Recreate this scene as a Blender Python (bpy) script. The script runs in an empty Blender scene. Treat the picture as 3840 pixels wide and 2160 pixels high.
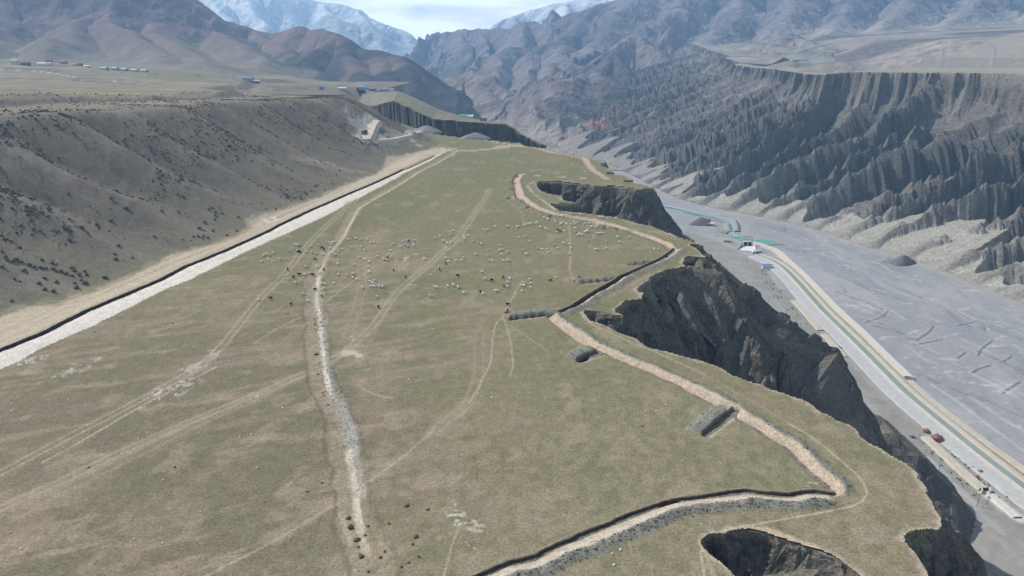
import bpy, math, random
import numpy as np

random.seed(7)
rng = np.random.default_rng(11)
SC = bpy.context.scene
COL = SC.collection

# ------------------------------------------------------------------ camera
FPX, HORIZON, CAMH = 2846.0, 140.0, 95.0          # focal length in px of the 3840 px photo, horizon row, height
PITCH = math.atan((1080 - HORIZON) / FPX)
cp, sp = math.cos(PITCH), math.sin(PITCH)
cd = bpy.data.cameras.new('camera')
cam = bpy.data.objects.new('camera', cd)
COL.objects.link(cam)
cam.location = (0, 0, CAMH)
cam.rotation_euler = (math.pi / 2 - PITCH, 0, 0)
cd.sensor_width = 36
cd.lens = 36 * FPX / 3840
cd.clip_start = 1
cd.clip_end = 80000
SC.camera = cam

# ------------------------------------------------------------------ world, sun, exposure
SUN_AZ, SUN_EL = math.radians(-64), math.radians(46)   # azimuth measured from +Y towards +X
w = bpy.data.worlds.new('World')
SC.world = w
w.use_nodes = True
nt = w.node_tree
for n in list(nt.nodes):
    nt.nodes.remove(n)
out = nt.nodes.new('ShaderNodeOutputWorld')
bg = nt.nodes.new('ShaderNodeBackground')
sky = nt.nodes.new('ShaderNodeTexSky')
sky.sky_type = 'NISHITA'
sky.sun_disc = False
sky.sun_elevation = SUN_EL
sky.sun_rotation = SUN_AZ
sky.altitude = 1500
sky.air_density = 1.0
sky.dust_density = 0.6
bg.inputs['Strength'].default_value = 0.052
tc = nt.nodes.new('ShaderNodeTexCoord')
mp = nt.nodes.new('ShaderNodeMapping')
mp.inputs['Scale'].default_value = (1.6, 1.6, 9.0)
cn = nt.nodes.new('ShaderNodeTexNoise')
cn.inputs['Scale'].default_value = 2.2
cn.inputs['Detail'].default_value = 7
cn.inputs['Roughness'].default_value = 0.55
cr = nt.nodes.new('ShaderNodeValToRGB')
cr.color_ramp.elements[0].position = 0.44
cr.color_ramp.elements[1].position = 0.70
cr.color_ramp.elements[0].color = (0, 0, 0, 1)
cr.color_ramp.elements[1].color = (0.9, 0.9, 0.9, 1)
mx = nt.nodes.new('ShaderNodeMix')
mx.data_type = 'RGBA'
mx.inputs['B'].default_value = (36, 37, 37, 1)
L = nt.links.new
L(tc.outputs['Generated'], mp.inputs['Vector'])
L(mp.outputs['Vector'], cn.inputs['Vector'])
# the cloud layer closes up with distance, as a flat layer does
sx = nt.nodes.new('ShaderNodeSeparateXYZ')
hz = nt.nodes.new('ShaderNodeMapRange')
hz.inputs['From Min'].default_value = 0.0
hz.inputs['From Max'].default_value = 0.30
hz.inputs['To Min'].default_value = 0.20
hz.inputs['To Max'].default_value = -0.06
ad = nt.nodes.new('ShaderNodeMath')
ad.operation = 'ADD'
L(tc.outputs['Generated'], sx.inputs['Vector'])
L(sx.outputs['Z'], hz.inputs['Value'])
L(cn.outputs['Fac'], ad.inputs[0])
L(hz.outputs['Result'], ad.inputs[1])
L(ad.outputs['Value'], cr.inputs['Fac'])
L(cr.outputs['Color'], mx.inputs['Factor'])
L(sky.outputs['Color'], mx.inputs['A'])
L(mx.outputs['Result'], bg.inputs['Color'])
L(bg.outputs['Background'], out.inputs['Surface'])

sl = bpy.data.lights.new('sun', 'SUN')
sl.energy = 4.6
sl.angle = math.radians(0.53)
sl.color = (1.0, 0.955, 0.89)
sun = bpy.data.objects.new('sun', sl)
COL.objects.link(sun)
# light travels along local -Z; point it from the sun towards the ground
sun.rotation_euler = (math.pi / 2 - SUN_EL, 0, -SUN_AZ + math.pi)
sun.rotation_euler = (-(math.pi / 2 - SUN_EL), 0, -SUN_AZ)
sun.location = (-300, 400, 600)

SC.view_settings.view_transform = 'Standard'
SC.view_settings.look = 'None'
SC.view_settings.exposure = 0.12
SC.view_settings.gamma = 1.0
SC.view_settings.use_curve_mapping = False
SC.cycles.max_bounces = 6
SC.cycles.volume_bounces = 2
SC.cycles.use_denoising = True

# ------------------------------------------------------------------ pixel -> place helpers
def ray(px, py):
    x = px - 1920.0
    y = 1080.0 - py
    return np.array([x, FPX * cp + y * sp, y * cp - FPX * sp])

def on(px, py, z=0.0):                      # where the line of sight meets the level z
    d = ray(px, py)
    t = (z - CAMH) / d[2]
    return np.array([d[0] * t, d[1] * t, z])

def far(px, py, Y):                         # the place at forward distance Y
    d = ray(px, py)
    t = Y / d[1]
    return np.array([d[0] * t, Y, CAMH + d[2] * t])

def pts(l, z=0.0):
    return np.array([on(a, b, z) for a, b in l])

def zc(l, x0, y0, s=2.576):                 # coordinates noted in an enlarged crop
    return [(x0 + a / s, y0 + b / s) for a, b in l]

# ------------------------------------------------------------------ noise
def _h(ix, iy, seed):
    n = (ix.astype(np.int64) * 374761393 + iy.astype(np.int64) * 668265263 + seed * 974634541) & 0xFFFFFFFF
    n = ((n ^ (n >> 13)) * 1274126177) & 0xFFFFFFFF
    n = n ^ (n >> 16)
    return (n & 0xFFFFFF).astype(np.float32) / np.float32(0xFFFFFF)

def vnoise(x, y, seed=0):
    x = np.asarray(x, dtype=np.float64); y = np.asarray(y, dtype=np.float64)
    ix = np.floor(x); iy = np.floor(y)
    fx = (x - ix).astype(np.float32); fy = (y - iy).astype(np.float32)
    u = fx * fx * fx * (fx * (fx * 6 - 15) + 10); v = fy * fy * fy * (fy * (fy * 6 - 15) + 10)
    ix = ix.astype(np.int64); iy = iy.astype(np.int64)
    a = _h(ix, iy, seed); b = _h(ix + 1, iy, seed); c = _h(ix, iy + 1, seed); d = _h(ix + 1, iy + 1, seed)
    return (a * (1 - u) + b * u) * (1 - v) + (c * (1 - u) + d * u) * v        # 0..1

def fbm(x, y, oct=4, seed=0, gain=0.5, lac=2.07):
    s = 0.0; a = 1.0; t = 0.0
    for o in range(oct):
        s = s + a * (vnoise(x, y, seed + o * 17) * 2 - 1); t += a
        a *= gain
        x = x * lac * 0.966 - y * lac * 0.259 + 3.7; y = x * 0.259 / 0.966 * 0 + y * lac + 9.1
    return s / t                                                              # about -1..1

def ridged(x, y, oct=4, seed=0, gain=0.5, lac=2.07):
    s = 0.0; a = 1.0; t = 0.0; wgt = 1.0
    for o in range(oct):
        r = 1 - np.abs(vnoise(x, y, seed + o * 31) * 2 - 1) * 1.6
        r = np.clip(r, 0, 1)
        r = r * wgt
        s = s + a * r; t += a
        wgt = np.clip(r * 1.6, 0, 1) * 0.7 + 0.3
        a *= gain; x = x * lac + 5.3; y = y * lac + 1.9
    return s / t                                                              # 0..1, 1 on a crest

def sst(a, b, x):
    t = np.clip((x - a) / (b - a), 0, 1)
    return t * t * (3 - 2 * t)

def lerp(a, b, t):
    return a + (b - a) * t

# ------------------------------------------------------------------ polylines
def resample(p, step):
    p = np.asarray(p, float)
    d = np.r_[0, np.cumsum(np.linalg.norm(np.diff(p[:, :2], axis=0), axis=1))]
    n = max(2, int(d[-1] / step) + 1)
    q = np.linspace(0, d[-1], n)
    return np.stack([np.interp(q, d, p[:, k]) for k in range(p.shape[1])], 1)

def smooth_line(p, step, it=2):
    p = resample(p, step)
    for _ in range(it):
        q = p.copy()
        q[1:-1] = (p[:-2] + 2 * p[1:-1] + p[2:]) / 4
        p = q
    return p

def nearest(x, y, p, closed=False):
    """distance, signed side (+ right of travel), arc length, nearest point for every x,y"""
    P = np.asarray(p)[:, :2]
    if closed:
        P = np.vstack([P, P[:1]])
    best = np.full(x.shape, 1e18); side = np.zeros(x.shape); arc = np.zeros(x.shape)
    nx = np.zeros(x.shape); ny = np.zeros(x.shape)
    acc = 0.0
    for i in range(len(P) - 1):
        ax, ay = P[i]; bx, by = P[i + 1]
        dx, dy = bx - ax, by - ay
        l2 = dx * dx + dy * dy
        if l2 < 1e-9:
            continue
        t = np.clip(((x - ax) * dx + (y - ay) * dy) / l2, 0, 1)
        qx = ax + t * dx; qy = ay + t * dy
        d2 = (x - qx) ** 2 + (y - qy) ** 2
        m = d2 < best
        best = np.where(m, d2, best)
        side = np.where(m, dy * (x - ax) - dx * (y - ay), side)
        arc = np.where(m, acc + t * math.sqrt(l2), arc)
        nx = np.where(m, qx, nx); ny = np.where(m, qy, ny)
        acc += math.sqrt(l2)
    return np.sqrt(best), np.sign(side), arc, nx, ny

def inside(x, y, poly):
    P = np.asarray(poly)[:, :2]
    r = np.zeros(x.shape, bool)
    j = len(P) - 1
    for i in range(len(P)):
        xi, yi = P[i]; xj, yj = P[j]
        if yi != yj:
            r ^= ((yi > y) != (yj > y)) & (x < (xj - xi) * (y - yi) / (yj - yi) + xi)
        j = i
    return r

# ------------------------------------------------------------------ meshes
def mesh_np(name, V, Fq, mats, color=None, smooth=True, matidx=None):
    V = np.asarray(V, np.float32); Fq = np.asarray(Fq, np.int32)
    k = Fq.shape[1]
    me = bpy.data.meshes.new(name)
    me.vertices.add(len(V)); me.vertices.foreach_set('co', V.ravel())
    me.loops.add(Fq.size); me.loops.foreach_set('vertex_index', Fq.ravel())
    me.polygons.add(len(Fq))
    me.polygons.foreach_set('loop_start', np.arange(0, Fq.size, k, dtype=np.int32))
    me.polygons.foreach_set('loop_total', np.full(len(Fq), k, np.int32))
    me.polygons.foreach_set('use_smooth', np.full(len(Fq), smooth))
    if matidx is not None:
        me.polygons.foreach_set('material_index', np.asarray(matidx, np.int32))
    for m in (mats if isinstance(mats, (list, tuple)) else [mats]):
        me.materials.append(m)
    me.update(calc_edges=True)
    if color is not None:
        at = me.color_attributes.new('Col', 'FLOAT_COLOR', 'POINT')
        c = np.ones((len(V), 4), np.float32); c[:, :3] = color
        at.data.foreach_set('color', c.ravel())
    return me

def grid_mesh(name, X, Y, Z, mat, color=None, keep=None, smooth=True, flip=False):
    n, m = X.shape
    idx = np.arange(n * m).reshape(n, m)
    q = np.stack([idx[:-1, :-1], idx[:-1, 1:], idx[1:, 1:], idx[1:, :-1]], -1).reshape(-1, 4)
    if flip:
        q = q[:, ::-1]
    if keep is not None:
        kv = keep.ravel()
        q = q[kv[q].all(1)]
    used = np.zeros(n * m, bool); used[q.ravel()] = True
    mapi = np.cumsum(used) - 1
    V = np.stack([X.ravel(), Y.ravel(), Z.ravel()], 1)[used]
    c = None if color is None else color.reshape(-1, 3)[used]
    return mesh_np(name, V, mapi[q], mat, c, smooth)

def link(name, me, parent=None):
    o = bpy.data.objects.new(name, me)
    COL.objects.link(o)
    if parent is not None:
        o.parent = parent
    return o

def tag(o, label=None, cat=None, group=None, kind=None):
    if label: o['label'] = label
    if cat: o['category'] = cat
    if group: o['group'] = group
    if kind: o['kind'] = kind
    return o

def empty(name, loc, rz=0.0):
    o = bpy.data.objects.new(name, None)
    o.empty_display_size = 0.5
    COL.objects.link(o)
    o.location = loc; o.rotation_euler = (0, 0, rz)
    return o

class MB:
    """collects boxes, bars and prisms; build() links them as one mesh object"""
    def __init__(self):
        self.v = []; self.f = []
    def add(self, v, f):
        k = len(self.v)
        self.v += [tuple(a) for a in v]; self.f += [[i + k for i in q] for q in f]
        return self
    def box(self, c, s, rz=0.0, taper=1.0):
        x, y, z = s[0] / 2, s[1] / 2, s[2] / 2
        co, si = math.cos(rz), math.sin(rz)
        v = []
        for dz in (-1, 1):
            t = taper if dz > 0 else 1
            for a, b in ((-1, -1), (1, -1), (1, 1), (-1, 1)):
                px, py = a * x * t, b * y * t
                v.append((c[0] + px * co - py * si, c[1] + px * si + py * co, c[2] + dz * z))
        return self.add(v, [[3, 2, 1, 0], [4, 5, 6, 7], [0, 1, 5, 4], [1, 2, 6, 5], [2, 3, 7, 6], [3, 0, 4, 7]])
    def bar(self, a, b, r, n=6, r2=None):
        a = np.array(a, float); b = np.array(b, float)
        d = b - a; d /= np.linalg.norm(d)
        u = np.cross(d, (0, 0, 1) if abs(d[2]) < 0.9 else (1, 0, 0)); u /= np.linalg.norm(u)
        w_ = np.cross(d, u)
        r2 = r if r2 is None else r2
        v = []
        for p_, rr in ((a, r), (b, r2)):
            for k in range(n):
                t = 2 * math.pi * k / n
                v.append(p_ + rr * (math.cos(t) * u + math.sin(t) * w_))
        f = [[k, (k + 1) % n, n + (k + 1) % n, n + k] for k in range(n)] + [list(range(n))[::-1], list(range(n, 2 * n))]
        return self.add(v, f)
    def build(self, name, mat, parent=None, smooth=False):
        me = bpy.data.meshes.new(name)
        me.from_pydata(self.v, [], self.f)
        me.materials.append(mat)
        if smooth:
            me.polygons.foreach_set('use_smooth', np.ones(len(me.polygons), bool))
        me.update()
        return link(name, me, parent)

# ------------------------------------------------------------------ materials
def mat_plain(name, c, rough=0.8, var=0.12, scale=1.5, metal=0.0, spec=0.3, bump=0.0):
    m = bpy.data.materials.new(name); m.use_nodes = True
    n = m.node_tree; b = n.nodes['Principled BSDF']
    b.inputs['Roughness'].default_value = rough
    b.inputs['Metallic'].default_value = metal
    b.inputs['Specular IOR Level'].default_value = spec
    t = n.nodes.new('ShaderNodeTexNoise'); t.inputs['Scale'].default_value = scale; t.inputs['Detail'].default_value = 6
    tc_ = n.nodes.new('ShaderNodeTexCoord')
    n.links.new(tc_.outputs['Object'], t.inputs['Vector'])
    r = n.nodes.new('ShaderNodeValToRGB')
    r.color_ramp.elements[0].position = 0.3; r.color_ramp.elements[1].position = 0.7
    r.color_ramp.elements[0].color = tuple(max(0, x * (1 - var)) for x in c) + (1,)
    r.color_ramp.elements[1].color = tuple(min(1, x * (1 + var)) for x in c) + (1,)
    n.links.new(t.outputs['Fac'], r.inputs['Fac']); n.links.new(r.outputs['Color'], b.inputs['Base Color'])
    if bump:
        bm = n.nodes.new('ShaderNodeBump'); bm.inputs['Strength'].default_value = bump
        n.links.new(t.outputs['Fac'], bm.inputs['Height']); n.links.new(bm.outputs['Normal'], b.inputs['Normal'])
    return m

def mat_ground(name, grain, amp, bump, bdist, grain2=None, amp2=0.0, strat=0.0):
    """albedo from the 'Col' attribute, broken up by two scales of noise, with fine relief"""
    m = bpy.data.materials.new(name); m.use_nodes = True
    n = m.node_tree; b = n.nodes['Principled BSDF']
    b.inputs['Roughness'].default_value = 1.0
    b.inputs['Specular IOR Level'].default_value = 0.05
    at = n.nodes.new('ShaderNodeVertexColor'); at.layer_name = 'Col'
    tc_ = n.nodes.new('ShaderNodeTexCoord')
    def noise(scale, det=5, rough=0.6, vec=None):
        t = n.nodes.new('ShaderNodeTexNoise'); t.inputs['Scale'].default_value = scale
        t.inputs['Detail'].default_value = det; t.inputs['Roughness'].default_value = rough
        n.links.new(vec if vec else tc_.outputs['Object'], t.inputs['Vector'])
        return t
    def rangemap(sock, a, b_, lo, hi):
        r = n.nodes.new('ShaderNodeMapRange')
        r.inputs['From Min'].default_value = a; r.inputs['From Max'].default_value = b_
        r.inputs['To Min'].default_value = lo; r.inputs['To Max'].default_value = hi
        n.links.new(sock, r.inputs['Value'])
        return r.outputs['Result']
    t1 = noise(grain)
    f = rangemap(t1.outputs['Fac'], 0.3, 0.7, 1 - amp, 1 + amp)
    if amp2:
        t2 = noise(grain2, 3)
        f2 = rangemap(t2.outputs['Fac'], 0.3, 0.7, 1 - amp2, 1 + amp2)
        mm = n.nodes.new('ShaderNodeMath'); mm.operation = 'MULTIPLY'
        n.links.new(f, mm.inputs[0]); n.links.new(f2, mm.inputs[1]); f = mm.outputs[0]
    if strat:                                   # pale cobbles set in the rock
        vo = n.nodes.new('ShaderNodeTexVoronoi'); vo.inputs['Scale'].default_value = 1.1
        n.links.new(tc_.outputs['Object'], vo.inputs['Vector'])
        s1_ = rangemap(vo.outputs['Distance'], .10, .26, 1 + 1.6 * strat, 1.0)
        m2 = n.nodes.new('ShaderNodeMath'); m2.operation = 'MULTIPLY'
        n.links.new(f, m2.inputs[0]); n.links.new(s1_, m2.inputs[1]); f = m2.outputs[0]
    vm = n.nodes.new('ShaderNodeVectorMath'); vm.operation = 'SCALE'
    n.links.new(at.outputs['Color'], vm.inputs[0]); n.links.new(f, vm.inputs['Scale'])
    n.links.new(vm.outputs['Vector'], b.inputs['Base Color'])
    bm = n.nodes.new('ShaderNodeBump'); bm.inputs['Strength'].default_value = bump; bm.inputs['Distance'].default_value = bdist
    n.links.new(t1.outputs['Fac'], bm.inputs['Height']); n.links.new(bm.outputs['Normal'], b.inputs['Normal'])
    return m

M_GRASS = mat_ground('dry_grass_turf', 1.7, 0.34, 0.6, 0.3, 0.33, 0.12)
M_CLIFF = mat_ground('conglomerate_rock', 0.9, 0.38, 1.0, 1.2, 0.12, 0.14, strat=.5)
M_WALL = mat_ground('badland_rock', 0.30, 0.30, 0.9, 2.0, 0.07, 0.12)
M_BED = mat_ground('river_gravel', 0.25, 0.10, 0.3, 0.5, 0.03, 0.06)
M_HILL = mat_ground('hill_slope', 0.03, 0.16, 0.5, 12.0, 0.008, 0.12)
M_MTN = mat_ground('mountain_rock', 0.03, 0.30, 1.0, 22.0, 0.008, 0.16)
#SECTION2
# ------------------------------------------------------------------ outlines read off the photograph, laid on the level mesa (z = 0)
RIM_PX = ([(1950, 534), (1970, 547), (2063, 558), (2110, 574), (2183, 583), (2222, 597), (2276, 606),
           (2262, 616), (2250, 622), (2273, 626), (2288, 634), (2304, 646), (2263, 651), (2311, 653), (2339, 656), (2377, 675),
           (2333, 679), (2360, 683), (2393, 686), (2408, 690), (2455, 702), (2448, 709), (2385, 711), (2300, 698), (2234, 700),
           (2172, 692), (2094, 682), (2028, 679), (2010, 690), (2028, 712), (2055, 725), (2082, 729), (2110, 737), (2113, 750),
           (2148, 757), (2181, 762), (2133, 763), (2063, 766), (2102, 789), (2172, 797), (2230, 803), (2288, 811), (2343, 821),
           (2397, 838), (2440, 845), (2494, 867), (2552, 890), (2607, 906), (2641, 919), (2610, 921), (2581, 917), (2618, 931),
           (2626, 943), (2649, 966), (2607, 961), (2568, 965), (2566, 992), (2603, 999), (2560, 1001), (2533, 1009), (2502, 1014),
           (2471, 1024), (2442, 1040), (2436, 1054), (2409, 1066), (2391, 1089), (2412, 1098), (2409, 1120), (2343, 1128), (2327, 1143),
           (2304, 1163), (2343, 1184), (2296, 1180), (2249, 1166), (2205, 1163), (2187, 1170), (2218, 1203), (2269, 1217),
           (2296, 1232), (2346, 1256), (2385, 1267), (2412, 1287), (2436, 1302), (2482, 1314), (2552, 1333), (2626, 1349),
           (2684, 1368), (2719, 1384), (2742, 1403), (2805, 1423), (2870, 1446), (2898, 1461), (2972, 1487), (3022, 1504),
           (3057, 1526), (3075, 1545), (3096, 1551), (3135, 1572), (3182, 1588), (3209, 1607), (3228, 1629), (3248, 1650), (3290, 1674),
           (3333, 1703), (3399, 1734), (3449, 1781), (3442, 1790), (3477, 1825), (3477, 1848), (3500, 1883), (3519, 1922),
           (3533, 1945), (3527, 1978), (3515, 1990), (3480, 1984), (3440, 1987), (3403, 2004), (3395, 2023), (3422, 2054), (3445, 2085),
           (3461, 2120), (3480, 2160), (3510, 2260), (3560, 2420), (3560, 2620), (3380, 2560), (3290, 2260), (3228, 2160), (3209, 2143),
           (3170, 2116), (3135, 2093), (3088, 2074), (3050, 2058), (2995, 2037), (2968, 2027), (2915, 2012), (2880, 1998), (2832, 1990), (2781, 1980), (2735, 1988),
           (2711, 2002), (2676, 1996), (2649, 2011), (2630, 2027), (2657, 2066), (2700, 2097), (2735, 2124), (2766, 2160),
           (2840, 2300), (2960, 2600), (3200, 3000)])
rim = pts(RIM_PX)
rim = np.vstack([rim, [[75, 40, 0], [110, -40, 0]]])
RAV_PX = [(1950, 534), (1843, 524), (1753, 516), (1690, 509), (1633, 501)]
rav = np.array([on(a, b) for a, b in RAV_PX] + [far(1585, 487, 835), far(1530, 474, 880), far(1470, 446, 950), far(1430, 418, 1010),
                                                  far(1390, 392, 1080), far(1360, 372, 1160), far(1340, 352, 1260)])

def roughen(p, step, amp, seed):
    q = resample(p, step)
    a = np.arange(len(q)) * step
    q[1:-1, 0] += amp * fbm(a / 4.0, a * 0 + seed, 3, seed)[1:-1]
    q[1:-1, 1] += amp * fbm(a / 4.0, a * 0 + seed + 50, 3, seed + 5)[1:-1]
    return q
# keep the inlets open: the visible notches are much wider than this jitter
RIM = roughen(rim, 1.6, 0.75, 3)
RAV = roughen(rav, 5.0, 1.5, 4)
GPOLY = np.vstack([RIM[::-1], RAV[1:], [far(1420, 338, 1450), far(1500, 352, 1620), far(1560, 382, 1780), [-6000, 1780, 0], [-6000, -300, 0], [120, -300, 0]]])

FOOT_PX = [(0, 1190), (85, 1161), (217, 1145), (349, 1097), (458, 1055), (543, 1012), (640, 962), (776, 927), (893, 888),
           (947, 857), (940, 836), (985, 814), (1097, 779), (1183, 748), (1253, 717), (1323, 686), (1361, 671), (1435, 649),
           (1466, 609), (1532, 585), (1622, 562)]
foot_tan = pts(FOOT_PX)
foot = np.vstack([[[-330, -60, 0], [-262, 90, 0]], smooth_line(foot_tan, 22, 3), [[-66, 720, 0], [-84, 790, 0], [-130, 860, 0], [-190, 960, 0], [-215, 1200, 0], [-180, 1500, 0], [-180, 3300, 0]]])
FOOT = smooth_line(foot, 25, 2)

TP = [far(0, 385, 400), far(400, 373, 480), far(700, 352, 560), far(1000, 344, 650), far(1100, 350, 705), far(1240, 345, 900),
      far(0, 232, 1300), far(300, 252, 1250), far(560, 268, 1180), far(877, 303, 1150), far(1205, 333, 1150), far(1450, 343, 1060),
      far(0, 350, 480), far(600, 350, 640), far(900, 340, 800), far(0, 225, 1700), far(500, 250, 1700), far(1000, 285, 1700), far(1300, 310, 1700), far(1245, 293, 1950), far(1000, 263, 1900), far(1425, 338, 1750), far(776, 240, 1750), far(1500, 355, 1500), far(1560, 382, 1700), (-420, 100, 72), (-800, 300, 76), (-400, -100, 75)]
TP = np.array(TP)

def terrace(x, y):
    s = 0.0; ws = 0.0
    for px_, py_, pz in TP:
        w_ = 1.0 / ((x - px_) ** 2 + (y - py_) ** 2 + 1200.0) ** 1.5
        s = s + w_ * pz; ws = ws + w_
    return s / ws

SPX, SPY = 0.92, -0.39
def ground_raw(x, y):
    """height of mesa top, scarp and upper terrace without the trenches; also distance left of the foot and arc"""
    d, sd, arc, _, _ = nearest(x, y, FOOT)
    dl = d * -sd
    z = 0.22 * fbm(x / 30, y / 30, 3, 5) + 0.06 * fbm(x / 4, y / 4, 3, 6)
    t = np.clip(dl, 0, None)
    # rounded spurs and gullies running down the scarp
    wv = 14 * fbm(arc / 70, t / 90, 2, 21)
    q = (arc + wv + 0.16 * t) / 43.0
    k = np.floor(q)
    fr = q - k
    wid = 0.25 + 0.2 * _h(k.astype(np.int64), np.zeros_like(k, dtype=np.int64), 9)
    cre = np.where(fr < 0.68, np.sin(np.clip(fr / 0.68, 0, 1) * math.pi / 2), np.cos(np.clip((fr - 0.68) / 0.32, 0, 1) * math.pi / 2))
    amp = (2.5 + 5.0 * _h(k.astype(np.int64), np.ones_like(k, dtype=np.int64), 19))
    fr2 = np.abs(((arc + wv) / 13.0 + 0.3 * fbm(arc / 20, t / 50, 2, 8)) % 1.0 - 0.5) * 2
    u = t / 118.0
    sl = 66 * (0.30 * u + 0.70 * np.power(u, 1.38))
    bell = sst(10, 60, t)
    sl = sl + bell * (amp * (cre - 0.55) + 0.7 * (fr2 - 0.5)) + sst(5, 40, t) * (0.9 * fbm(x / 14, y / 14, 4, 31) + 0.35 * fbm(x / 3.5, y / 3.5, 3, 33))
    T = terrace(x, y)
    back = sst(168, 182, t + 10 * fbm(arc / 60, 0 * arc, 2, 77))
    T = T - 5.0 * (1 - back) + 0.8 * fbm(x / 60, y / 60, 3, 41) + 2.2 * sst(150, 400, t) * fbm(x / 130, y / 50, 3, 43)
    T = np.maximum(T, 0.4)
    kk = 5.0
    h = np.clip(0.5 + 0.5 * (T - sl) / kk, 0, 1)
    zz = T * (1 - h) + sl * h - kk * h * (1 - h)
    z = z + np.where(dl > 0, zz, 0) * 1.0
    return z, dl, arc, T

# ------------------------------------------------------------------ trenches and banks cut in the mesa
def line_px(l):
    return pts(l)
R1 = line_px([(1500, 2290), (1760, 2165), (1900, 2105), (1997, 2081), (2075, 2039), (2172, 2000), (2288, 1953), (2389, 1911), (2529, 1868), (2618, 1856),
              (2700, 1845), (2793, 1833), (2900, 1846), (2960, 1850), (3011, 1836), (3081, 1839), (3130, 1846)])
R2 = line_px([(2060, 1166), (2086, 1196), (2150, 1240), (2232, 1295), (2346, 1345), (2443, 1383), (2560, 1436), (2676, 1494), (2793, 1560),
              (2880, 1615), (2960, 1662), (3050, 1745), (3120, 1812), (3165, 1866)])
R3 = line_px([(2084, 1168), (2133, 1147), (2180, 1117), (2242, 1081), (2300, 1049), (2319, 1034), (2397, 1003), (2475, 967), (2513, 941), (2524, 930)])
R4 = line_px([(2528, 938), (2500, 914), (2443, 892), (2366, 865), (2288, 842), (2211, 823), (2133, 811), (2075, 800), (2024, 784), (1983, 760),
              (1953, 733), (1943, 700), (1938, 678), (1950, 656), (1968, 652)])
LT = line_px([(-400, 1500), (0, 1318), (155, 1256), (330, 1166), (505, 1093), (606, 1050), (699, 1001), (854, 939), (950, 896), (1000, 873), (1020, 863),
              (1047, 847), (1152, 797), (1299, 733), (1435, 675), (1517, 636), (1633, 582)])
DITCH = line_px([(1730, 556), (1633, 611), (1563, 645), (1513, 678), (1455, 714), (1400, 745), (1338, 777), (1318, 814), (1292, 857), (1280, 884),
                 (1248, 923), (1212, 958), (1192, 993), (1178, 1043), (1178, 1058), (1174, 1128), (1180, 1163), (1184, 1217), (1189, 1283),
                 (1197, 1341), (1204, 1392), (1214, 1438), (1232, 1485), (1254, 1524), (1270, 1566), (1280, 1610), (1292, 1678), (1304, 1755),
                 (1316, 1817), (1318, 1872), (1320, 1930), (1330, 1973), (1345, 2019), (1360, 2066), (1380, 2105), (1395, 2160), (1420, 2300)])
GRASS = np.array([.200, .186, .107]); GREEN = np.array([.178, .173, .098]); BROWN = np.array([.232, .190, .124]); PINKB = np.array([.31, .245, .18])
STRAW = np.array([.365, .305, .22]); TAN = np.array([.47, .395, .30]); PINK = np.array([.47, .36, .275]); CHALK = np.array([.64, .585, .52])
GRAV = np.array([.225, .22, .185]); SHADED_SOIL = np.array([.050, .040, .034]); DUST = np.array([.50, .44, .36]); SCARP = np.array([.205, .178, .142])  # the near-black soil colour has the shade of trenches and cuts put into it

TR = [  # path, (v, z) across (+ = right of travel), (v, colour, alpha) across
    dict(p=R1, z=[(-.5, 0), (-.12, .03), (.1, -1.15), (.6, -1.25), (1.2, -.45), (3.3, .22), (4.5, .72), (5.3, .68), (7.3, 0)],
         c=[(-.7, STRAW, 0), (-.2, STRAW, .6), (0, SHADED_SOIL, 1), (.65, SHADED_SOIL * 1.3, 1), (1.0, PINK, 1), (1.8, TAN, 1), (3.0, DUST, 1), (4.0, DUST, 1), (4.6, GRAV, 1), (6.6, GRAV, 1), (8.0, GRASS, 0)], rag=.18),
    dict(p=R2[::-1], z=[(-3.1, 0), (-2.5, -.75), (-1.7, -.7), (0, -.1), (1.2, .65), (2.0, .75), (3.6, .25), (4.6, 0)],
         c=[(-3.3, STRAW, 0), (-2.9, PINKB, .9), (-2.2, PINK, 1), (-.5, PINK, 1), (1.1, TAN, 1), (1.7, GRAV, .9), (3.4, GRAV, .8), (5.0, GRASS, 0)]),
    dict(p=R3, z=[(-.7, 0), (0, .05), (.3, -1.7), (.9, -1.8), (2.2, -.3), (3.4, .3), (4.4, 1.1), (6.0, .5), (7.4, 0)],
         c=[(-.8, STRAW, 0), (-.1, STRAW, .5), (.1, SHADED_SOIL, 1), (1.0, SHADED_SOIL, 1), (1.5, TAN, 1), (3.6, TAN, 1), (4.4, GRAV, 1), (6.2, GRAV, .9), (8, GRASS, 0)], rag=.18),
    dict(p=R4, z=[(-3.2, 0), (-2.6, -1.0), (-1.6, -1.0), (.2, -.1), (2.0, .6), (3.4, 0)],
         c=[(-3.4, SHADED_SOIL, 0), (-3.0, SHADED_SOIL, .8), (-2.3, PINK, 1), (1.6, PINK, 1), (2.4, GRAV, .7), (4, GRASS, 0)]),
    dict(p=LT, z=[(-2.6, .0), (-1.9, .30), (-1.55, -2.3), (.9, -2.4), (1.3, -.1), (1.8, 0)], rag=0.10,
         c=[(-2.0, TAN, 0), (-1.8, SHADED_SOIL, 1), (1.05, SHADED_SOIL, 1), (1.4, CHALK, 0)]),
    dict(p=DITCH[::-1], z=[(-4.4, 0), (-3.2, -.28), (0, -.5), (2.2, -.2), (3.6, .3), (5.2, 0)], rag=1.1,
         c=[(-4.6, BROWN, 0), (-4.0, BROWN * .7, .35), (-3.2, STRAW * .85, .6), (-.6, STRAW * .9, .7), (2.6, STRAW, 0)]),
]
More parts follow.
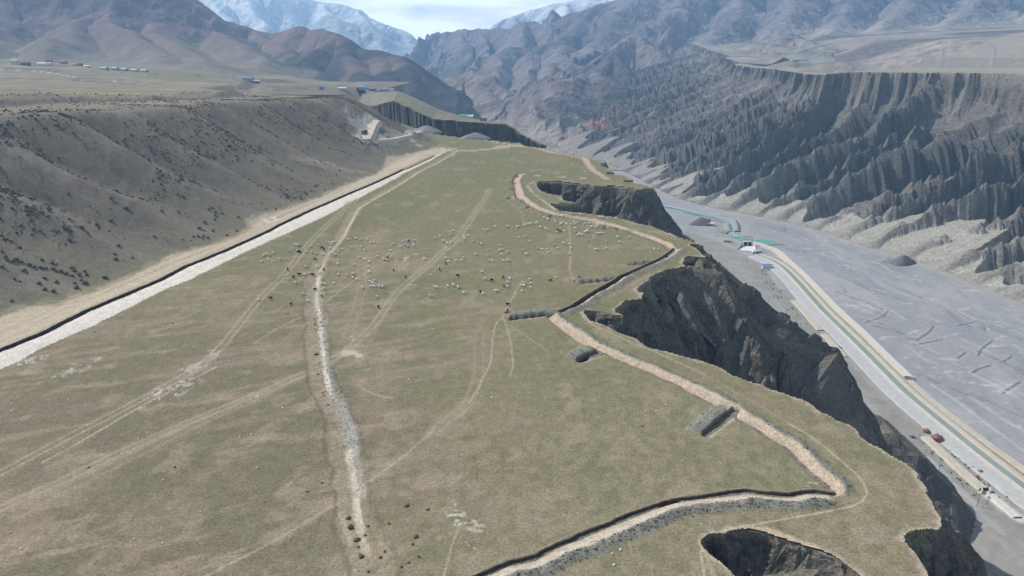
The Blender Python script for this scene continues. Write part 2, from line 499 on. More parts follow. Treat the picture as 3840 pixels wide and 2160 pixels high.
def spur(a, b, wd, side=1):
    """a short side trench with its heap of spoil: heap on the left of travel, cut on the right"""
    p = line_px([b, a])
    W = wd
    return dict(p=p, z=[(-1.15 * W, 0), (-.75 * W, .12 * W), (-.35 * W, .17 * W), (0, .15 * W), (.10 * W, -.22 * W), (.36 * W, -.24 * W), (.6 * W, 0)], rag=0.25, taper=1.5,
                c=[(-1.25 * W, GRAV, 0), (-1.0 * W, GRAV * 1.05, .9), (-.05 * W, GRAV * .9, 1), (.1 * W, SHADED_SOIL, 1), (.38 * W, SHADED_SOIL, 1), (.5 * W, TAN, .9), (.9 * W, TAN, 0)])
TR += [spur((2086, 1170), (1900, 1194), 4.4), spur((2311, 1044), (2165, 1060), 3.6), spur((2440, 984), (2346, 992), 3.4), spur((2247, 1312), (2152, 1352), 5.6),
       spur((2752, 1528), (2622, 1632), 5.0), spur((2322, 868), (2340, 858), 4.5), spur((1993, 774), (1958, 782), 3.5), spur((1944, 737), (1893, 744), 3.2),
       spur((1942, 704), (1893, 708), 3.2), spur((1940, 681), (1889, 683), 3.2), spur((1950, 657), (1901, 659), 3.2), spur((2207, 641), (2183, 643), 3.2),
       spur((2203, 628), (2172, 630), 3.0), spur((1338, 1338), (1316, 1342), 2.2)]

def carve(x, y, z, col=None, only=None):
    for i, T in enumerate(TR):
        p = T['p']
        vmin = T['z'][0][0]; vmax = T['z'][-1][0]
        pad = max(-vmin, vmax) + 3
        bb = (x > p[:, 0].min() - pad) & (x < p[:, 0].max() + pad) & (y > p[:, 1].min() - pad) & (y < p[:, 1].max() + pad)
        ii = np.nonzero(bb)[0]
        if len(ii) == 0:
            continue
        xs, ys = x[ii], y[ii]
        d, sd, arc, nx, ny = nearest(xs, ys, p)
        Lp = np.linalg.norm(np.diff(p[:, :2], axis=0), axis=1).sum()
        rag = T.get('rag', 0.45)
        v = d * sd + rag * (1.2 * fbm(arc / 5.5, 0 * arc + i, 3, 100 + i) + .25 * fbm(xs / 1.3, ys / 1.3, 2, 130 + i))
        tp = T.get('taper', 2.0)
        v = v / (1 + .22 * fbm(arc / 13, 0 * arc + i, 2, 140 + i))
        end = sst(0.0, tp, arc) * sst(0.0, tp, Lp - arc)
        near_ok = d < pad
        zz = np.interp(v, [a for a, b in T['z']], [b for a, b in T['z']]) * end
        lump = 1 + 0.45 * fbm(xs / 2.2, ys / 2.2, 3, 160 + i)
        zz = np.where(zz > 0, zz * lump, zz * (1 + .25 * fbm(arc / 6, 0 * arc, 2, 170 + i)))
        z[ii] += np.where(near_ok, zz, 0)
        if col is not None:
            vs = [a for a, b, c in T['c']]
            al = np.interp(v, vs, [c for a, b, c in T['c']]) * end * near_ok
            cc = np.stack([np.interp(v, vs, [b[k] for a, b, c in T['c']]) for k in range(3)], 1)
            al = np.clip(al * (1 + .5 * fbm(xs / 1.6, ys / 1.6, 3, 190 + i)), 0, 1)
            col[ii] = col[ii] * (1 - al[:, None]) + cc * al[:, None]
    return z

# gravel kerb of the ditch is painted with its own width
def paint(x, y, col, p, width, c, a=1.0, rag=0.3, patch=0.0, seed=0, off=0.0, soft=0.45):
    speck = rag >= .85
    pad = width + abs(off) + 2
    ii = np.nonzero((x > p[:, 0].min() - pad) & (x < p[:, 0].max() + pad) & (y > p[:, 1].min() - pad) & (y < p[:, 1].max() + pad))[0]
    if len(ii) == 0:
        return
    xs, ys = x[ii], y[ii]
    d, sd, arc, _, _ = nearest(xs, ys, p)
    if off:
        d = np.abs(d * sd - off)
    d = d + rag * width * fbm(xs / (width * 1.6 + .3), ys / (width * 1.6 + .3), 3, 300 + seed)
    al = a * (1 - sst(width * soft, width, d))
    if patch:
        al = al * np.clip(1 - patch + patch * 2.2 * (fbm(arc / 9, 0 * arc + seed, 3, 320 + seed) + .45), 0, 1)
    if speck:
        al = al * sst(.02, .30, fbm(xs / 1.1 + ys * .3, ys / .9, 3, 340 + seed) * .8 + .35 * fbm(xs / 4, ys / 4, 2, 350 + seed))
    al = np.clip(al, 0, 1)[:, None]
    col[ii] = col[ii] * (1 - al) + np.asarray(c) * al

def track(x, y, col, l, c=STRAW, a=.75, gauge=1.7, w_=.55, patch=.35, seed=0, broad=0.35):
    p = smooth_line(line_px(l), 6, 2)
    if broad:
        paint(x, y, col, p, gauge * 1.9, c * .85, broad, .5, .5, seed + 5)
    paint(x, y, col, p, w_, c, a, .35, patch, seed, gauge / 2 + .25)
    paint(x, y, col, p, w_, c, a, .35, patch, seed + 1, -gauge / 2 - .25)

def trail(x, y, col, l, w_=.45, c=STRAW * 1.15, a=.7, patch=.25, seed=0):
    paint(x, y, col, smooth_line(line_px(l), 4, 1), w_, c, a, .3, patch, seed)

T1 = [(1338, 748), (1299, 780), (1241, 830), (1183, 888), (1136, 939), (1098, 989), (1039, 1060), (986, 1104), (912, 1198), (854, 1271), (811, 1322), (738, 1385), (606, 1453), (485, 1522), (303, 1612), (233, 1650), (0, 1775), (-200, 1880)]
T1b = [(815, 1372), (660, 1454), (543, 1512), (415, 1590), (330, 1640), (160, 1735)]
T2 = [(1330, 1300), (1288, 1322), (1241, 1357), (1183, 1384), (1105, 1414), (1008, 1460), (950, 1484), (893, 1510), (776, 1553), (660, 1604), (524, 1660), (408, 1716), (272, 1788), (116, 1856), (0, 1906), (-200, 2000)]
T2b = [(1060, 1440), (893, 1525), (720, 1590), (560, 1680), (400, 1760), (200, 1850), (0, 1960)]
T3 = [(1290, 1322), (1319, 1298), (1369, 1252), (1408, 1217), (1439, 1170), (1466, 1120), (1501, 1085), (1532, 1052), (1590, 1009), (1668, 939), (1722, 888), (1757, 834), (1792, 783), (1823, 737), (1835, 712)]
T4 = [(1307, 1260), (1330, 1186), (1346, 1128), (1362, 1050), (1350, 990), (1385, 930), (1440, 860)]
T5 = [(950, 1290), (1040, 1230), (1165, 1172), (1196, 1155), (1240, 1120), (1300, 1070), (1400, 1000)]
def paint_mesa(x, y, col):
    # dirt strip left of the long trench and the pale graded road right of it
    tanpoly = np.vstack([foot_tan, LT[::-1][:-1]])
    tanpoly = np.vstack([[[-240, 120, 0]], foot_tan, pts([(1660, 556), (1700, 560), (1649, 582)]), LT[::-1]])
    roadpoly = np.vstack([LT, pts([(1660, 575), (1649, 584), (1610, 605), (1509, 655), (1416, 706), (1319, 756), (1241, 799), (1144, 845), (1028, 896), (950, 931), (893, 958),
                                   (776, 1016), (699, 1053), (602, 1093), (427, 1182), (252, 1263), (155, 1306), (0, 1384), (-400, 1580)])])
    ii = np.nonzero((x < -40) & (y < 720))[0]
    xs, ys = x[ii], y[ii]
    _, _, arc, _, _ = nearest(xs, ys, LT)
    jx = xs + 1.2 * fbm(xs / 7, ys / 7, 3, 61); jy = ys + 1.6 * fbm(xs / 7, ys / 7, 3, 62)
    t = inside(jx, jy, tanpoly); r = inside(jx * .6 + xs * .4, jy * .6 + ys * .4, roadpoly)
    d, sd, _, _, _ = nearest(xs, ys, LT)
    st = fbm(arc / 40, d / 1.1, 4, 63); st2 = fbm(arc / 120, d / 2.6, 3, 64)
    grn = sst(.28, .5, st2 + .25 * fbm(arc / 25, d / 3, 2, 65)) * sst(2, 6, d)
    ct = TAN[None] * (1 + .16 * st[:, None]) * (1 - .0 * grn[:, None])
    ct = lerp(ct, PINK[None] * .95, (sst(0, .6, st2 - .1) * .6)[:, None])
    ct = lerp(ct, (GRASS * 1.12)[None], (grn * .75)[:, None])
    cw = CHALK[None] * (1 + .10 * st[:, None] + .06 * st2[:, None])
    cw = lerp(cw, TAN[None] * 1.1, (sst(400, 620, ys) * .7)[:, None])
    c0 = col[ii]
    c0 = np.where(t[:, None], ct, c0); c0 = np.where(r[:, None], cw, c0)
    col[ii] = c0
    paint(x, y, col, foot_tan, 3.5, TAN * .9, .55, .7, .5, 66)
    paint(x, y, col, pts([(985, 822), (1010, 834), (1040, 824), (1020, 812)]), 1.6, CHALK * .9, .8, .5, .2, 67)
    paint(x, y, col, pts([(1435, 655), (1470, 600), (1530, 590), (1640, 552), (1700, 556)]), 4.5, TAN, .9, .7, .3, 68)
    # far dirt road to the rim
    far_road = pts([(1690, 566), (1780, 563), (1843, 558), (1900, 551), (1950, 547), (1997, 550), (2075, 573), (2148, 584), (2191, 593), (2203, 613), (2222, 636), (2249, 655), (2277, 671)])
    paint(x, y, col, far_road, 3.4, PINK, .95, .4, .15, 69)
    paint(x, y, col, pts([(1880, 551), (1925, 546), (1975, 548)]), 9, PINK, .8, .5, .2, 70)
    paint(x, y, col, pts([(1840, 530), (1880, 538), (1925, 545)]), 2.2, DUST, .8, .4, .2, 71)
    paint(x, y, col, pts([(1990, 657), (2050, 660), (2130, 664), (2240, 672)]), 1.0, DUST, .7, .5, .3, 72)
    # ditch: grey shingle bank and pale silt bed
    dl_ = DITCH
    s1 = line_px([(1189, 1058), (1186, 1110), (1192, 1163), (1206, 1217), (1214, 1283), (1221, 1341), (1226, 1392), (1234, 1438), (1254, 1485), (1280, 1524), (1302, 1566), (1312, 1610), (1318, 1678), (1325, 1735)])
    paint(x, y, col, smooth_line(s1, 5, 1), 2.0, np.array([.30, .295, .265]), .8, .8, .3, 73)
    paint(x, y, col, smooth_line(line_px([(1240, 1490), (1285, 1550), (1305, 1620), (1320, 1700), (1330, 1770), (1345, 1850)]), 5, 1), 2.3, np.array([.32, .315, .285]), .7, .6, .2, 74)
    path = line_px([(1719, 564), (1633, 615), (1563, 649), (1513, 682), (1455, 718), (1400, 749), (1343, 780), (1328, 814), (1302, 857), (1290, 884),
                    (1259, 923), (1226, 958), (1209, 993), (1193, 1043), (1193, 1058)])
    paint(x, y, col, smooth_line(path, 6, 1), 1.15, DUST * 1.02, .9, .5, .1, 75)
    paint(x, y, col, smooth_line(line_px([(1310, 757), (1300, 800), (1276, 860), (1255, 905), (1220, 945), (1196, 990)]), 6, 1), 3.6, BROWN, .5, .5, .4, 76)
    silt = line_px([(1193, 1058), (1183, 1128), (1196, 1163), (1200, 1217), (1206, 1283), (1213, 1341), (1218, 1392), (1228, 1438), (1245, 1485)])
    paint(x, y, col, smooth_line(silt, 6, 1), .95, CHALK * .92, .85, .5, .2, 77)
    silt2 = line_px([(1308, 1690), (1312, 1730), (1318, 1765), (1328, 1800), (1336, 1840), (1336, 1872), (1338, 1930), (1346, 1975), (1352, 1985)])
    paint(x, y, col, smooth_line(silt2, 4, 1), 1.1, DUST * 1.12, 1, .35, .0, 78)
    paint(x, y, col, smooth_line(line_px([(1356, 2010), (1370, 2040), (1378, 2080)]), 4, 1), 1.1, DUST * 1.05, .95, .5, .1, 79)
    paint(x, y, col, smooth_line(line_px([(1278, 1922), (1290, 1940), (1300, 1985), (1315, 2040)]), 4, 1), .8, DUST, .8, .6, .3, 80)
    paint(x, y, col, line_px([(1300, 2130), (1325, 2150), (1330, 2200)]), 2.4, CHALK * .9, .7, .9, .5, 81)
    # tyre tracks and sheep trails
    track(x, y, col, T1, STRAW * 1.02, .85, 1.8, .5, .2, 1, .22)
    track(x, y, col, T2, STRAW * 1.02, .75, 1.8, .65, .3, 11, .45)
    track(x, y, col, T2b, STRAW, .4, 2.4, .7, .6, 21, .3)
    track(x, y, col, T3, STRAW * 1.0, .7, 1.8, .6, .3, 31, .45)
    track(x, y, col, T4, PINKB * 1.1, .45, 2.2, .6, .5, 41, .4)
    track(x, y, col, [(1353, 1050), (1420, 990), (1500, 930), (1560, 880)], STRAW, .3, 1.7, .5, .6, 45, .15)
    track(x, y, col, [(1757, 1514), (1700, 1560), (1668, 1590), (1629, 1620)], STRAW, .35, 2.2, .8, .5, 51, .35)
    track(x, y, col, [(1757, 1512), (1790, 1440), (1800, 1360), (1790, 1260), (1830, 1200)], STRAW, .3, 2.2, .6, .6, 55, .15)
    trail(x, y, col, T1b, .38, DUST, .8, .6, 61)
    paint(x, y, col, smooth_line(line_px([(700, 1430), (620, 1478), (560, 1505)]), 5, 1), 4.0, CHALK * .9, .7, 1.2, .9, 62)
    paint(x, y, col, smooth_line(line_px([(815, 1322), (795, 1335), (740, 1385), (690, 1400)]), 5, 1), 2.8, CHALK * .9, .75, 1.0, .8, 63)
    paint(x, y, col, smooth_line(line_px([(970, 1470), (960, 1500), (945, 1520)]), 4, 1), 2.6, CHALK * .95, .75, 1.2, .9, 64)
    paint(x, y, col, line_px([(80, 1353), (125, 1350)]), 3.2, CHALK * .95, .8, 1.0, .5, 65)
    paint(x, y, col, line_px([(160, 1435), (250, 1395), (350, 1345)]), 2.6, CHALK * .85, .6, 1.2, .9, 66)
    paint(x, y, col, line_px([(1700, 1905), (1725, 1940)]), 2.0, CHALK * .9, .75, 1.2, .8, 67)
    paint(x, y, col, line_px([(1760, 1960), (1800, 1985)]), 2.4, CHALK * .85, .65, 1.3, .8, 68)
    paint(x, y, col, line_px([(1755, 2040), (1780, 2060)]), 1.8, CHALK * .85, .6, 1.3, .8, 69)
    paint(x, y, col, line_px([(1288, 1308), (1330, 1255)]), 1.2, CHALK * .9, .7, 1.0, .6, 70)
    paint(x, y, col, line_px([(1300, 1320), (1345, 1335)]), 2.4, DUST, .8, .8, .3, 71)
    paint(x, y, col, line_px([(1475, 988), (1520, 965), (1570, 950)]), 2.2, CHALK * .85, .6, 1.3, .9, 72)
    paint(x, y, col, line_px([(1610, 1040), (1640, 1010)]), 1.8, CHALK * .8, .5, 1.2, .9, 73)
    trail(x, y, col, [(1882, 1192), (1860, 1205), (1847, 1267), (1841, 1368), (1812, 1411), (1798, 1450), (1757, 1514)], .42, STRAW * 1.15, .75, .15, 81)
    trail(x, y, col, [(1888, 1195), (1893, 1205), (1913, 1271), (1926, 1372), (1912, 1410)], .42, STRAW * 1.1, .7, .2, 82)
    trail(x, y, col, [(1886, 1192), (1923, 1229), (1950, 1244), (2055, 1318)], .4, STRAW * 1.1, .6, .25, 83)
    trail(x, y, col, [(1884, 1192), (1901, 1151), (1924, 1116), (1938, 1085), (1960, 1050)], .42, STRAW * 1.1, .7, .2, 84)
    trail(x, y, col, [(2152, 1047), (2133, 1009), (2141, 974), (2138, 935), (2139, 892), (2133, 849), (2102, 818)], .6, STRAW * 1.1, .6, .2, 85)
    trail(x, y, col, [(2960, 1590), (2984, 1600), (3073, 1658), (3170, 1744), (3236, 1794), (3259, 1841), (3251, 1883), (3170, 1907), (3034, 1930), (2840, 1967), (2754, 1980), (2657, 1998), (2622, 2025), (2632, 2105), (2645, 2165), (2650, 2300)], .36, STRAW * 1.25, .8, .05, 86)
    trail(x, y, col, [(2622, 2025), (2650, 2080), (2670, 2110), (2678, 2165)], .5, STRAW * 1.1, .6, .2, 87)
    trail(x, y, col, [(2645, 1407), (2745, 1465), (2850, 1520), (2960, 1590)], .3, STRAW * 1.1, .45, .3, 88)
    trail(x, y, col, [(1629, 1612), (1493, 1728), (1346, 1829), (1288, 1872), (1144, 1961), (1000, 2046), (776, 2160), (600, 2250)], .5, STRAW * 1.15, .7, .2, 89)
    paint(x, y, col, smooth_line(line_px([(1757, 1512), (1668, 1586), (1580, 1650), (1493, 1728)]), 5, 1), 2.6, STRAW * .95, .4, .7, .5, 90)
    paint(x, y, col, smooth_line(line_px([(1220, 1900), (1120, 1965), (1000, 2030)]), 5, 1), 2.4, STRAW * .95, .5, .7, .5, 91)
    trail(x, y, col, [(1722, 1975), (1688, 2058), (1664, 2165)], .35, STRAW * 1.1, .6, .2, 92)
    trail(x, y, col, [(1338, 1442), (1377, 1473), (1416, 1489), (1474, 1496)], .38, STRAW * 1.2, .75, .1, 93)
    trail(x, y, col, [(2180, 1174), (2210, 1213), (2288, 1244), (2366, 1283), (2482, 1330), (2645, 1407)], .45, STRAW * 1.2, .75, .15, 94)
    trail(x, y, col, [(2187, 1150), (2230, 1135), (2300, 1100), (2380, 1055), (2430, 1035)], .45, STRAW * 1.1, .5, .3, 95)
    trail(x, y, col, [(2260, 1130), (2340, 1085), (2420, 1040)], .45, STRAW * 1.1, .45, .3, 96)
    trail(x, y, col, [(1976, 697), (2000, 725), (2040, 755), (2080, 787)], .9, DUST, .8, .2, 97)
    trail(x, y, col, [(1978, 693), (2005, 680)], .9, DUST, .7, .2, 98)
    trail(x, y, col, [(2430, 860), (2500, 885), (2560, 905)], .5, STRAW * 1.2, .6, .2, 99)
    trail(x, y, col, [(1900, 748), (1940, 780), (1960, 800), (1963, 840)], .6, STRAW, .5, .2, 100)
    trail(x, y, col, T5, .6, STRAW * 1.05, .6, .4, 101)
    trail(x, y, col, [(1300, 1440), (1190, 1225), (1420, 1090)], .3, STRAW, .0, .2, 102)
    trail(x, y, col, [(1955, 1235), (1700, 1240), (1560, 1290)], .9, STRAW * .95, .25, .4, 103)
    # bare margin along the cliff edge
    ii = np.nonzero((x > -10) & (y < 740))[0]
    xs, ys = x[ii], y[ii]
    d, _, arc, _, _ = nearest(xs, ys, rim)
    a = (1 - sst(.3, 1.6, d + .9 * fbm(xs / 2, ys / 2, 3, 201))) * .75
    big = sst(.1, .45, fbm(arc / 12, 0 * arc, 2, 202)) * (1 - sst(.5, 3.2, d + 1.2 * fbm(xs / 1.5, ys / 1.5, 3, 203))) * .7
    a = np.clip(np.maximum(a, big), 0, 1)[:, None]
    col[ii] = col[ii] * (1 - a) + (TAN * .95)[None] * a
    paint(x, y, col, line_px([(2870, 1995), (2915, 2010), (2990, 2035), (3060, 2060)]), 2.2, PINK * 1.05, .9, .6, .1, 204)
    paint(x, y, col, line_px([(3415, 1992), (3480, 1965), (3515, 1970)]), 2.4, TAN, .8, 1.0, .5, 205)
    paint(x, y, col, line_px([(3040, 1812), (3090, 1818)]), 1.8, TAN, .7, 1.0, .3, 206)

def ground_all(x, y):
    z, dl, arc, T = ground_raw(x, y)
    sh = x.shape
    xf, yf = x.ravel(), y.ravel()
    # ---- albedo
    n1 = fbm(xf / 34, yf / 52, 4, 401); n2 = fbm(xf / 9 + .35 * yf / 9, yf / 26, 4, 402); n3 = fbm(xf / 2.2, yf / 3.2, 3, 403)
    dirn = (xf * .93 + yf * .37); per = (-xf * .37 + yf * .93)        # streaks lie along the old tracks in the west
    n4 = fbm(dirn / 40, per / 5, 4, 404)
    west = sst(20, -60, xf) * sst(420, 250, yf)
    col = np.empty((xf.size, 3)); col[:] = GRASS
    col = lerp(col, GREEN[None], (sst(-.1, .5, n1) * .8)[:, None])
    col = lerp(col, BROWN[None], (sst(.0, .55, n2 * .7 - n1 * .4 + .12) * .75 * sst(560, 200, yf))[:, None])
    col = lerp(col, PINKB[None], (sst(.08, .5, n4) * west * .8)[:, None])
    near = sst(200, 110, yf)
    col = lerp(col, (STRAW * .80)[None], (sst(270, 120, yf) * sst(-60, 20, xf) * sst(-.5, .3, n3) * .55)[:, None])
    # greyer, browner turf in the near west
    col = lerp(col, np.array([[.178, .150, .115]]), (sst(10, -60, xf + 25 * n1) * sst(330, 150, yf) * .55)[:, None])
    blot = sst(.12, .40, fbm(xf / 13, yf / 17, 5, 405)) * (.55 + .45 * sst(-.3, .4, n3))
    col = lerp(col, (PINKB * .98)[None], (blot * (.28 + .22 * sst(30, -40, xf)) * sst(520, 240, yf))[:, None])
    blot2 = sst(.18, .40, fbm(dirn / 20 + 9, per / 4.5, 5, 407)) * west * (.5 + .5 * sst(-.3, .4, n3))
    col = lerp(col, (PINKB * 1.05)[None], (blot2 * .75)[:, None])
    blot3 = sst(.28, .46, fbm(xf / 8 + 30, yf / 10, 5, 408))
    col = lerp(col, (STRAW * .92)[None], (blot3 * .42)[:, None])
    col = col * (1 + .10 * fbm(xf / 1.1, yf / 1.6, 2, 409))[:, None]
    # scarp and terrace
    dlf = dl.ravel(); zf = z.ravel(); arcf = arc.ravel()
    q = (arcf + 14 * fbm(arcf / 70, np.clip(dlf, 0, None) / 90, 2, 21) + .16 * np.clip(dlf, 0, None)) / 43.0
    fr = q - np.floor(q)
    sc = lerp(SCARP[None] * np.ones((xf.size, 1)), np.array([[.205, .186, .138]]), (sst(60, 15, dlf))[:, None])
    sc = lerp(sc, (SCARP * 1.28)[None], (sst(.5, .68, fr) * sst(.95, .7, fr) * .6)[:, None])
    sc = lerp(sc, (SCARP * np.array([.84, .82, .88]))[None], (sst(.0, .5, fbm(xf / 20, yf / 20, 4, 411)) * .7)[:, None])
    col = lerp(col, sc, sst(-1, 7, dlf + 3 * fbm(xf / 6, yf / 6, 3, 412))[:, None])
    flat = sst(128, 136, dlf + 7 * fbm(arcf / 25, 0 * arcf, 3, 413))
    tcol = lerp(np.array([[.232, .212, .150]]) * np.ones((xf.size, 1)), (STRAW * .88)[None], (sst(-.1, .5, fbm(xf / 120, yf / 30, 4, 414)) * .8)[:, None])
    tcol = lerp(tcol, np.array([[.155, .125, .12]]), (sst(.16, .32, fbm(xf / 150 + 3, yf / 26, 4, 415)) * .8 * sst(230, 300, dlf))[:, None])
    stp = 168 + 14 - 10 * fbm(arcf / 60, 0 * arcf, 2, 77)
    tcol = lerp(tcol, np.array([[.17, .145, .13]]), (sst(-19, -14, dlf - stp) * sst(3, -2, dlf - stp) * .85)[:, None])
    col = lerp(col, tcol, flat[:, None])
    zf = zf.copy()
    carve(xf, yf, zf, None)
    paint_far(xf, yf, col)
    paint_mesa(xf, yf, col)
    zz = np.zeros_like(zf)
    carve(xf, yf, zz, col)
    return zf.reshape(sh), col.reshape(sh + (3,)), dl

def paint_far(xf, yf, col):
    def hp(l): return np.array([hit(*q) for q in l])
    PUR = np.array([.145, .115, .112])
    for k, (l, wd, c, a) in enumerate([([(0, 262), (120, 266), (200, 274), (290, 291)], 3.0, DUST, .8), ([(0, 259), (180, 263), (260, 280)], 4, PUR, .6), ([(180, 267), (215, 268)], 6, PUR, .8),
            ([(290, 304), (360, 309), (440, 314), (540, 319)], 9, PUR, .9), ([(330, 293), (420, 297), (520, 307)], 6, PUR, .7), ([(370, 300), (470, 309)], 2.2, DUST, .8), ([(570, 312), (600, 318)], 7, PUR, .7),
            ([(640, 292), (760, 303), (860, 312), (950, 318)], 5, PUR, .75), ([(740, 318), (800, 324)], 6, PUR, .7), ([(840, 340), (930, 344), (1000, 347)], 5, PUR * .8, .85), ([(860, 328), (960, 336), (1080, 341)], 4, PUR * .8, .8),
            ([(0, 370), (200, 366), (400, 364), (600, 358), (800, 352), (960, 348)], 4, STRAW, .7), ([(110, 319), (175, 324)], 2, PUR, .7), ([(0, 308), (80, 312)], 1.6, PUR, .5), ([(600, 335), (640, 337), (720, 340)], 4, STRAW, .8),
            ([(590, 366), (630, 378), (650, 385)], 5, PUR * .7, .9), ([(970, 322), (1050, 327), (1150, 333)], 7, PUR, .8), ([(0, 243), (300, 246), (420, 250)], 9, PUR * 1.2, .5), ([(430, 270), (560, 276), (700, 280), (900, 287)], 3.5, PUR, .7),
            ([(1356, 526), (1366, 508), (1380, 485), (1392, 462), (1402, 454)], 9.5, DUST * 1.12, 1), ([(1420, 456), (1415, 480), (1408, 505), (1400, 520)], 4, DUST, .9), ([(1357, 526), (1410, 527), (1470, 525), (1520, 511), (1570, 495)], 4.2, DUST * 1.12, 1),
            ([(1335, 470), (1350, 450), (1340, 438), (1320, 436)], 9, np.array([.36, .35, .31]), .85), ([(1360, 536), (1420, 540), (1480, 538)], 5, np.array([.27, .265, .235]), .7), ([(1470, 515), (1500, 505), (1450, 500)], 8, np.array([.33, .31, .265]), .8),
            ([(1540, 518), (1552, 535), (1580, 553), (1620, 560)], 3.2, DUST, .9), ([(1560, 500), (1600, 515), (1660, 540)], 6, np.array([.19, .165, .14]), .5), ([(1105, 597), (1180, 615), (1290, 637), (1390, 652)], 5, PINKB * 1.05, .8), ([(1160, 600), (1250, 622)], 3.5, PINK, .6)]):
        paint(xf, yf, col, hp(l), wd, c, a, .45, .15, 700 + k)

def ground_at(x, y):
    x = np.atleast_1d(np.asarray(x, float)); y = np.atleast_1d(np.asarray(y, float))
    z, _, _, _ = ground_raw(x, y)
    return z

def hit(px, py, r0=90.0, r1=3000.0):
    """first meeting of the line of sight with the ground of the western bank"""
    d = ray(px, py)
    hd = math.hypot(d[0], d[1])
    r = np.geomspace(r0, r1, 900)
    X = d[0] / hd * r; Y = d[1] / hd * r; Zr = CAMH + d[2] / hd * r
    Zg = ground_at(X, Y)
    k = np.nonzero(Zr <= Zg)[0]
    i = k[0] if len(k) else len(r) - 1
    return np.array([X[i], Y[i], Zg[i]])

# ------------------------------------------------------------------ the mesa, scarp and terrace as one sheet
dep = np.radians(np.arange(54, 4.0, -0.080))
rr = np.r_[CAMH / np.tan(dep), np.geomspace(CAMH / math.tan(dep[-1]) * 1.012, 3000, 62)]
az = np.radians(np.r_[np.linspace(-58, -40, 80, endpoint=False), np.arange(-40, 35.5, .092), np.linspace(35.6, 50, 40)])
A_, R_ = np.meshgrid(az, rr)
GX, GY = R_ * np.sin(A_), R_ * np.cos(A_)
inside_g = inside(GX.ravel(), GY.ravel(), GPOLY).reshape(GX.shape)
# let the outermost kept ring reach just past the edge so that the cliff sheet closes against it
keep = inside_g
sel = keep.ravel()
gx, gy = GX.ravel()[sel], GY.ravel()[sel]
gz, gc, gdl = ground_all(gx, gy)
FZ = np.zeros(GX.size); FZ[sel] = gz
FC = np.zeros((GX.size, 3)); FC[sel] = gc
me = grid_mesh('grassland', GX, GY, FZ.reshape(GX.shape), M_GRASS, FC.reshape(GX.shape + (3,)), keep)
tag(link('grassland', me), kind='structure')

# ------------------------------------------------------------------ eastern cliff of the mesa
VALLEY = -150.0
FINS = [[(91, 330, -1), (107, 289, -38), (119, 260, -78)], [(92, 352, -2), (125, 346, -28), (158, 337, -48), (186, 322, -100)], [(72, 303, -4), (77, 276, -46), (82, 250, -85)], [(57, 294, -3), (63, 264, -46), (70, 240, -80)], [(50, 283, -3), (54, 258, -42)],
        [(84, 318, -2), (93, 287, -42), (100, 262, -80)], [(41, 270, -3), (45, 250, -32)], [(92, 343, -2), (130, 322, -46), (165, 300, -100)], [(64, 300, -6), (69, 270, -50)],
        [(75, 495, -4), (70, 468, -48), (68, 450, -85)], [(60, 500, -4), (55, 471, -46)], [(48, 505, -4), (44, 478, -40)], [(86, 494, -4), (87, 463, -50), (95, 440, -100)], [(94, 498, -3), (106, 462, -58), (118, 436, -110)], [(35, 508, -4), (33, 484, -34)], [(67, 497, -6), (62, 468, -54)], [(80, 492, -8), (79, 462, -58)],
        [(95, 502, -2), (130, 482, -48), (165, 458, -110)], [(88, 176, -2), (120, 186, -42), (155, 192, -100)], [(93, 155, -2), (125, 159, -42), (158, 162, -100)], [(91, 140, -2), (122, 137, -44), (152, 132, -100)], [(80, 190, -2), (112, 206, -40), (150, 220, -100)],
        [(70, 203, -3), (98, 226, -42), (135, 246, -100)], [(85, 125, -5), (110, 112, -46), (138, 98, -100)], [(92, 148, -2), (118, 148, -40), (146, 147, -95)], [(84, 184, -2), (114, 195, -44), (148, 205, -100)], [(92, 165, -3), (120, 172, -46), (150, 177, -98)],
        [(46.5, 129, -1.5), (50, 119, -20), (54, 108, -45)], [(61, 126, -2), (56, 113, -24)], [(70, 121, -2), (65, 108, -26)], [(54, 129, -3), (53, 118, -26)], [(66, 123.5, -3), (61, 110, -28)]]
def rim_ribs():
    e = resample(rim[:-2], 1.0); sm = e.copy()
    for _ in range(60): sm[1:-1] = (sm[:-2] + 2 * sm[1:-1] + sm[2:]) / 4
    tg = np.gradient(sm[:, :2], axis=0); tg /= np.linalg.norm(tg, axis=1)[:, None] + 1e-9
    nm = np.stack([-tg[:, 1], tg[:, 0]], 1)
    r_ = np.random.default_rng(77); i = 6; out_ = []
    while i < len(e) - 6:
        p, n_ = e[i], nm[i]; a = r_.normal(0, .3); n_ = np.array([n_[0] * math.cos(a) - n_[1] * math.sin(a), n_[0] * math.sin(a) + n_[1] * math.cos(a)])
        L_ = r_.uniform(16, 42); sl = r_.uniform(1.0, 1.7); z0 = -r_.uniform(1, 9)
        out_.append([(p[0] - n_[0], p[1] - n_[1], z0), (p[0] + n_[0] * L_ * .5, p[1] + n_[1] * L_ * .5, z0 - sl * L_ * .42), (p[0] + n_[0] * L_, p[1] + n_[1] * L_, z0 - sl * L_ * 1.05)])
        i += int(r_.uniform(5, 12))
    return out_
FINS = FINS + rim_ribs()
